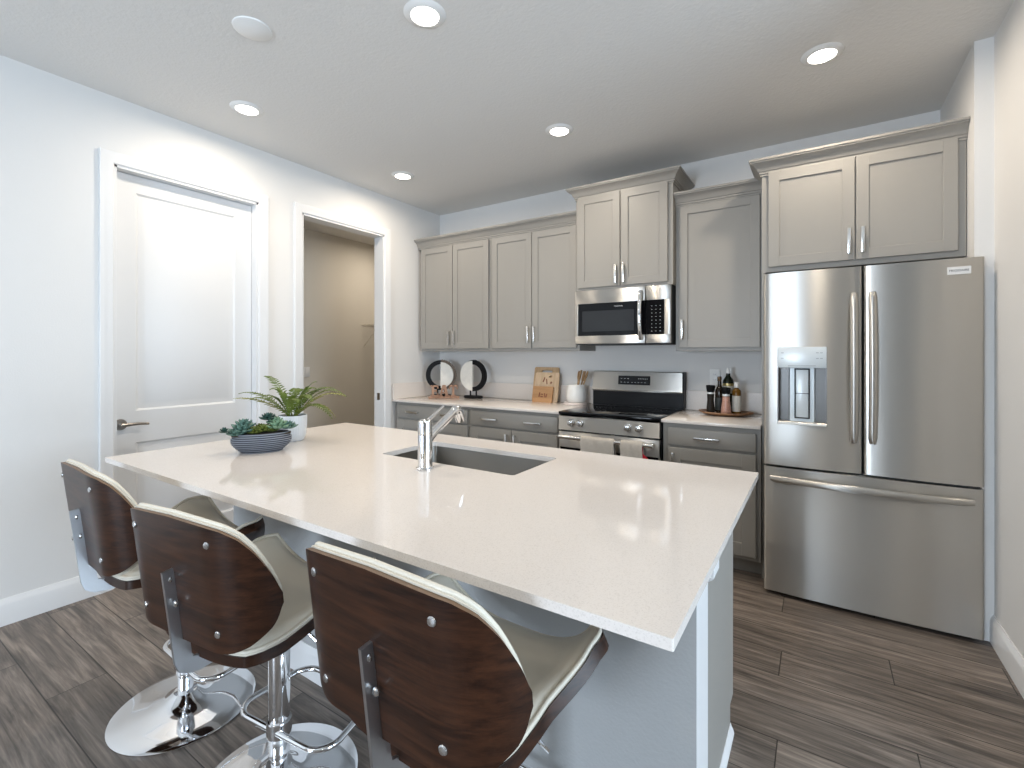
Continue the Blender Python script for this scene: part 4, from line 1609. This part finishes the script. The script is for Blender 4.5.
def letter(ch):
    mb = MB()
    d0, d1 = -0.012, 0.012
    Hh = 0.112
    z0 = 0.014

    def bar(x0, x1, a, b):
        mb.box(x0, x1, d0, d1, z0 + a, z0 + b, 0.001, 1)
    if ch == 'E':
        ox = -0.090
        bar(ox - 0.026, ox - 0.004, 0, Hh)
        bar(ox - 0.038, ox + 0.036, 0, 0.016)
        bar(ox - 0.038, ox + 0.036, Hh - 0.016, Hh)
        bar(ox - 0.006, ox + 0.022, Hh / 2 - 0.008, Hh / 2 + 0.008)
        bar(ox + 0.026, ox + 0.038, 0.0, 0.034)
        bar(ox + 0.026, ox + 0.038, Hh - 0.034, Hh)
        bar(ox + 0.016, ox + 0.024, Hh / 2 - 0.018, Hh / 2 + 0.018)
    if ch == 'A':
        ox = 0.0
        for s in (-1, 1):
            wq = 0.010 if s < 0 else 0.014
            mb.prism([(ox + s * 0.034 - wq, z0), (ox + s * 0.034 + wq, z0), (ox + s * 0.004 + wq, z0 + Hh), (ox + s * 0.004 - wq, z0 + Hh)], lambda u, v, d: (u, d, v), d0, d1)
            bar(ox + s * 0.034 - 0.022, ox + s * 0.034 + 0.022, 0, 0.014)
        bar(ox - 0.024, ox + 0.024, 0.030, 0.044)
    if ch == 'T':
        ox = 0.092
        bar(ox - 0.011, ox + 0.011, 0, Hh)
        bar(ox - 0.026, ox + 0.026, 0, 0.014)
        bar(ox - 0.042, ox + 0.042, Hh - 0.018, Hh)
        bar(ox - 0.042, ox - 0.032, Hh - 0.042, Hh)
        bar(ox + 0.032, ox + 0.042, Hh - 0.042, Hh)
    return mb.build('letter', M_eat, t, True, smooth=20)


for ch in 'EAT':
    letter(ch)


# cutting boards leaning on the backsplash
def board(name, label, x0, x1, hgt, thick, ybase, lean, mat, slot=None, marks=None, rad=0.015):
    t = thing(name, label, 'cutting board', ((x0 + x1) / 2, ybase, ZC), 0, 'cutting boards by the stove')
    w_ = x1 - x0
    outer = rrect(-w_ / 2, w_ / 2, 0, hgt, rad, 6)
    mb = MB()
    Ml = Matrix.Rotation(-lean, 4, 'X')
    if slot:
        inner = rrect(slot[0] - w_ / 2, slot[1] - w_ / 2, slot[2], slot[3], min(slot[3] - slot[2], slot[1] - slot[0]) / 2 - 0.001, 6)
        n_ = len(outer)
        lv = [[mb.bm.verts.new((x, y, z)) for x, z in p] for p, y in ((outer, 0), (inner, 0), (outer, thick), (inner, thick))]
        for k in range(n_):
            j = (k + 1) % n_
            mb.bm.faces.new((lv[0][k], lv[0][j], lv[1][j], lv[1][k]))
            mb.bm.faces.new((lv[2][k], lv[3][k], lv[3][j], lv[2][j]))
            mb.bm.faces.new((lv[0][k], lv[2][k], lv[2][j], lv[0][j]))
            mb.bm.faces.new((lv[1][k], lv[1][j], lv[3][j], lv[3][k]))
    else:
        mb.prism(outer, lambda u, v, d: (u, d, v), 0, thick)
    mb.n = 0
    mb.xf(Ml)
    o = mb.build('board', mat, t, True, smooth=25)
    if marks:
        mb = MB()
        for (mx, mz, mw, mh, rot) in marks:
            mb.mark()
            mb.box(-mw / 2, mw / 2, -0.0008, 0.001, -mh / 2, mh / 2)
            mb.xf(Matrix.Translation((mx, 0, mz)) @ Matrix.Rotation(rot, 4, 'Y'))
        mb.n = 0
        mb.xf(Ml)
        mb.build('engraving', pmat('engraved_brown', (0.24, 0.08, 0.04), 0.7), o, True, smooth=0)
    return t


board('cutting_board', 'tallest cutting board with a handle slot, at the back of the stack', 1.190, 1.440, 0.315, 0.016, -0.085, 0.20, M_bamboo, (0.075, 0.185, 0.262, 0.286))
board('cutting_board', 'middle pale cutting board with a hole, leaning between the other two', 1.222, 1.464, 0.268, 0.016, -0.112, 0.20, M_maple, (0.140, 0.172, 0.222, 0.240), [(-0.03, 0.20, 0.012, 0.045, 0.3), (0.0, 0.185, 0.010, 0.05, -0.2), (0.045, 0.175, 0.016, 0.02, 0.5)])
board('cutting_board', 'small orange-brown board at the front of the stack', 1.224, 1.424, 0.142, 0.014, -0.137, 0.20, M_oak, None, [(-0.03, 0.066, 0.012, 0.04, 0.15), (-0.005, 0.070, 0.024, 0.010, 0.0), (-0.005, 0.048, 0.024, 0.010, 0.0), (0.025, 0.062, 0.010, 0.038, -0.2), (0.042, 0.060, 0.010, 0.034, 0.2)], 0.006)

# crock with wooden utensils on a marble coaster
cx_, cy_ = 1.662, -0.135
tag(MB().lathe([(0.094, 0.0), (0.098, 0.003), (0.098, 0.014), (0.094, 0.018), (0.02, 0.018)], (cx_ - 0.008, cy_ - 0.004, ZC), 40).build('marble_coaster', pmat('pink_marble', (0.70, 0.63, 0.60), 0.25, var=0.12, vscale=12)),
    'round pale marble coaster under the white utensil crock', 'coaster')
t = thing('utensil_crock', 'white ceramic crock holding wooden utensils beside the stove', 'crock', (cx_, cy_, ZC + 0.018))
mb = MB()
fac = lambda a, z: 1 + (0.012 * abs(sin(a * 7 + z * 30)) if 0.01 < z < 0.145 else 0)
mb.lathe([(0.066, 0.0), (0.074, 0.004), (0.082, 0.03), (0.083, 0.06), (0.080, 0.10), (0.072, 0.135), (0.069, 0.150), (0.066, 0.152), (0.062, 0.148), (0.062, 0.02), (0.02, 0.018)], (cx_, cy_, ZC + 0.018), 56, fac)
mb.build('crock_body', pmat('white_glazed', (0.80, 0.80, 0.78), 0.22), t, smooth=50)
for k, (ax, ay, tx, ty, L_, kind) in enumerate([(0.012, 0.0, 0.028, -0.006, 0.262, 's'), (0.025, -0.028, 0.066, -0.046, 0.270, 'p'), (0.034, 0.016, 0.094, 0.028, 0.262, 's'), (0.0, 0.034, 0.048, 0.062, 0.255, 'p')]):
    p0 = Vector((cx_ + ax * 0.4, cy_ + ay, ZC + 0.04))
    p1 = Vector((cx_ + tx, cy_ + ty, ZC + 0.018 + L_))
    u_ = thing('wooden_utensil', ['wooden spoon leaning left in the white crock', 'flat wooden spatula at the front of the white crock', 'wooden spoon leaning right in the white crock', 'wooden spatula at the back of the white crock'][k], 'utensil', p0, 0, 'utensils in the crock')
    mid = p0.lerp(p1, 0.72)
    MB().cyl(p0, mid, 0.006, 0.007, seg=10).build('shaft', M_spoon, u_)
    mb = MB()
    if kind == 's':
        mb.sphere((0, 0, 0), 1.0, 14, (0.026, 0.009, 0.042))
    else:
        mb.box(-0.021, 0.021, -0.004, 0.004, -0.042, 0.042, 0.003)
    mb.n = 0
    q = (p1 - p0).to_track_quat('Z', 'Y').to_matrix().to_4x4()
    mb.xf(Matrix.Translation(p0.lerp(p1, 0.86)) @ Matrix.Rotation(0.4, 4, 'Z') @ q)
    mb.build('head', M_spoon, u_)

# ------------------------------------------------------------------ tray of bottles
tx, ty = 2.845, -0.225
mb = MB()


def tray_mod(a, z):
    return 1 + 0.05 * sin(3 * a + 0.5) + 0.04 * sin(5 * a)


mb.lathe([(0.110, 0.0), (0.130, 0.002), (0.166, 0.012), (0.176, 0.020), (0.172, 0.027), (0.150, 0.019), (0.05, 0.0135), (0.01, 0.0132)], (0, 0, 0), 64, tray_mod)
mb.n = 0
mb.xf(Matrix.Diagonal((1, 0.72, 1, 1)))
o = mb.build('wooden_tray', M_acacia, smooth=50)
o.location = (tx, ty, ZC)
tag(o, 'live-edge brown wooden tray under the bottles on the short counter', 'tray')
TZ = ZC + 0.0145
M_pepper = pmat('peppercorns', (0.02, 0.016, 0.013), 0.45, var=0.8, vscale=160, spec=0.2)
M_salt = pmat('pink_salt', (0.48, 0.27, 0.21), 0.35, var=0.55, vscale=120)
M_oil = pmat('dark_oil_glass', (0.014, 0.008, 0.004), 0.08, spec=0.3)
M_amber = pmat('amber_oil', (0.16, 0.075, 0.010), 0.08, spec=0.3)
M_green = pmat('dark_green_glass', (0.008, 0.012, 0.006), 0.06, spec=0.3)
M_label = pmat('pale_label', (0.66, 0.64, 0.58), 0.6, var=0.1, vscale=40)
M_dlabel = pmat('dark_label', (0.012, 0.016, 0.016), 0.5, var=0.5, vscale=60)
M_gold = pmat('gold_band', (0.5, 0.40, 0.18), 0.35, 0.7)


def lathe_part(parent, name, prof, mat, seg=28):
    return MB().lathe(prof, (0, 0, 0), seg).build(name, mat, parent, True, smooth=50)


GR = 'bottles on the wooden tray'
t = thing('pepper_grinder', 'dark pepper grinder with black cap at the left of the tray', 'grinder', (2.755, -0.230, TZ), 0, GR)
lathe_part(t, 'jar', [(0.0252, 0), (0.0279, 0.004), (0.0270, 0.03), (0.0216, 0.09), (0.0234, 0.128), (0.0180, 0.130)], M_pepper)
lathe_part(t, 'collar', [(0.0216, 0.130), (0.0243, 0.132), (0.0234, 0.142), (0.0180, 0.143)], M_silver)
lathe_part(t, 'cap', [(0.0216, 0.143), (0.0252, 0.148), (0.0306, 0.178), (0.0315, 0.188), (0.0270, 0.192), (0.0090, 0.192)], M_blackw)
t = thing('salt_grinder', 'pink salt grinder with black cap at the front of the tray', 'grinder', (2.862, -0.268, TZ), 0, GR)
lathe_part(t, 'jar', [(0.0306, 0), (0.0333, 0.004), (0.0324, 0.03), (0.0243, 0.09), (0.0234, 0.120), (0.0180, 0.122)], M_salt)
lathe_part(t, 'collar', [(0.0225, 0.122), (0.0252, 0.124), (0.0243, 0.136), (0.0180, 0.137)], M_silver)
lathe_part(t, 'cap', [(0.0225, 0.137), (0.0261, 0.141), (0.0297, 0.168), (0.0306, 0.178), (0.0270, 0.182), (0.0090, 0.182)], M_blackw)
t = thing('oil_bottle', 'slim dark bottle with tall neck between the two grinders', 'bottle', (2.812, -0.215, TZ), 0, GR)
lathe_part(t, 'glass', [(0.026, 0), (0.030, 0.004), (0.030, 0.150), (0.027, 0.165), (0.015, 0.185), (0.013, 0.195), (0.013, 0.225), (0.01, 0.226)], M_oil)
lathe_part(t, 'label', [(0.0302, 0.018), (0.0308, 0.02), (0.0308, 0.105), (0.0302, 0.107)], M_dlabel)
lathe_part(t, 'cap', [(0.0135, 0.222), (0.0145, 0.224), (0.0145, 0.252), (0.012, 0.255), (0.004, 0.255)], pmat('bronze_cap', (0.10, 0.06, 0.03), 0.4, 0.5))
t = thing('wine_bottle', 'tallest dark bottle with a white stopper at the back of the tray', 'bottle', (2.858, -0.150, TZ), 0, GR)
lathe_part(t, 'glass', [(0.0328, 0), (0.0361, 0.005), (0.0361, 0.215), (0.0328, 0.232), (0.0180, 0.252), (0.0148, 0.262), (0.0148, 0.275), (0.0082, 0.276)], M_green)
lathe_part(t, 'label', [(0.0363, 0.135), (0.0369, 0.137), (0.0369, 0.198), (0.0363, 0.200)], M_label)
lathe_part(t, 'band', [(0.0371, 0.186), (0.0374, 0.187), (0.0374, 0.204), (0.0369, 0.205)], M_gold)
lathe_part(t, 'stopper', [(0.0115, 0.276), (0.0131, 0.279), (0.0107, 0.310), (0.0066, 0.316), (0.0025, 0.317)], M_white)
t = thing('oil_bottle', 'amber oil bottle with pale label and white cap at the right of the tray', 'bottle', (2.920, -0.205, TZ), 0, GR)
lathe_part(t, 'glass', [(0.0252, 0), (0.0286, 0.004), (0.0286, 0.150), (0.0252, 0.162), (0.0143, 0.172), (0.0126, 0.178), (0.0067, 0.179)], M_amber)
lathe_part(t, 'label', [(0.0288, 0.014), (0.0294, 0.016), (0.0294, 0.122), (0.0288, 0.124)], M_label)
lathe_part(t, 'cap', [(0.0134, 0.178), (0.0151, 0.180), (0.0151, 0.215), (0.0126, 0.219), (0.0034, 0.219)], M_white)

# ------------------------------------------------------------------ wall fittings
t = thing('wall_outlet', 'white duplex outlet on the back wall behind the bottles', 'outlet', (2.745, -0.002, 1.175))
MB().box(2.709, 2.781, -0.008, -0.001, 1.117, 1.233, 0.002).build('cover_plate', M_white, t)
for dz in (-0.020, 0.020):
    mb = MB().box(2.728, 2.762, -0.0095, -0.007, 1.175 + dz - 0.014, 1.175 + dz + 0.014, 0.001)
    sk = mb.build('socket', M_white, t)
    mb = MB()
    for dx_ in (-0.006, 0.006):
        mb.box(2.745 + dx_ - 0.001, 2.745 + dx_ + 0.001, -0.0099, -0.009, 1.175 + dz - 0.004, 1.175 + dz + 0.006)
    mb.build('slots', M_dark, sk, smooth=0)
t = thing('light_switch', 'white rocker switch on the beige pantry wall', 'light switch', (-1.678, -0.455, 1.14))
MB().box(-1.679, -1.673, -0.492, -0.418, 1.082, 1.198, 0.002).build('cover_plate', M_white, t)
MB().box(-1.674, -1.669, -0.474, -0.436, 1.107, 1.173, 0.002).build('rocker', M_white, t)
t = thing('wire_shelf', 'white wire shelf on the pantry wall seen through the doorway', 'shelf', (-1.5, 0.7, 1.72))
mb = MB()
for k in range(5):
    x = -1.672 + 0.075 * k
    mb.tube([(x, 0.345, 1.735), (x, 1.195, 1.735)], 0.0035, seg=6)
for k in range(34):
    y = 0.35 + 0.025 * k
    mb.tube([(-1.675, y, 1.739), (-1.372, y, 1.739), (-1.370, y, 1.700)], 0.002, seg=5)
mb.build('shelf_wires', M_wire, t, smooth=40)
mb = MB()
for y in (0.40, 0.95):
    mb.tube([(-1.678, y, 1.47), (-1.40, y, 1.728)], 0.004, seg=6)
    mb.box(-1.679, -1.672, y - 0.012, y + 0.012, 1.45, 1.49)
mb.build('bracket', M_wire, t, smooth=40)
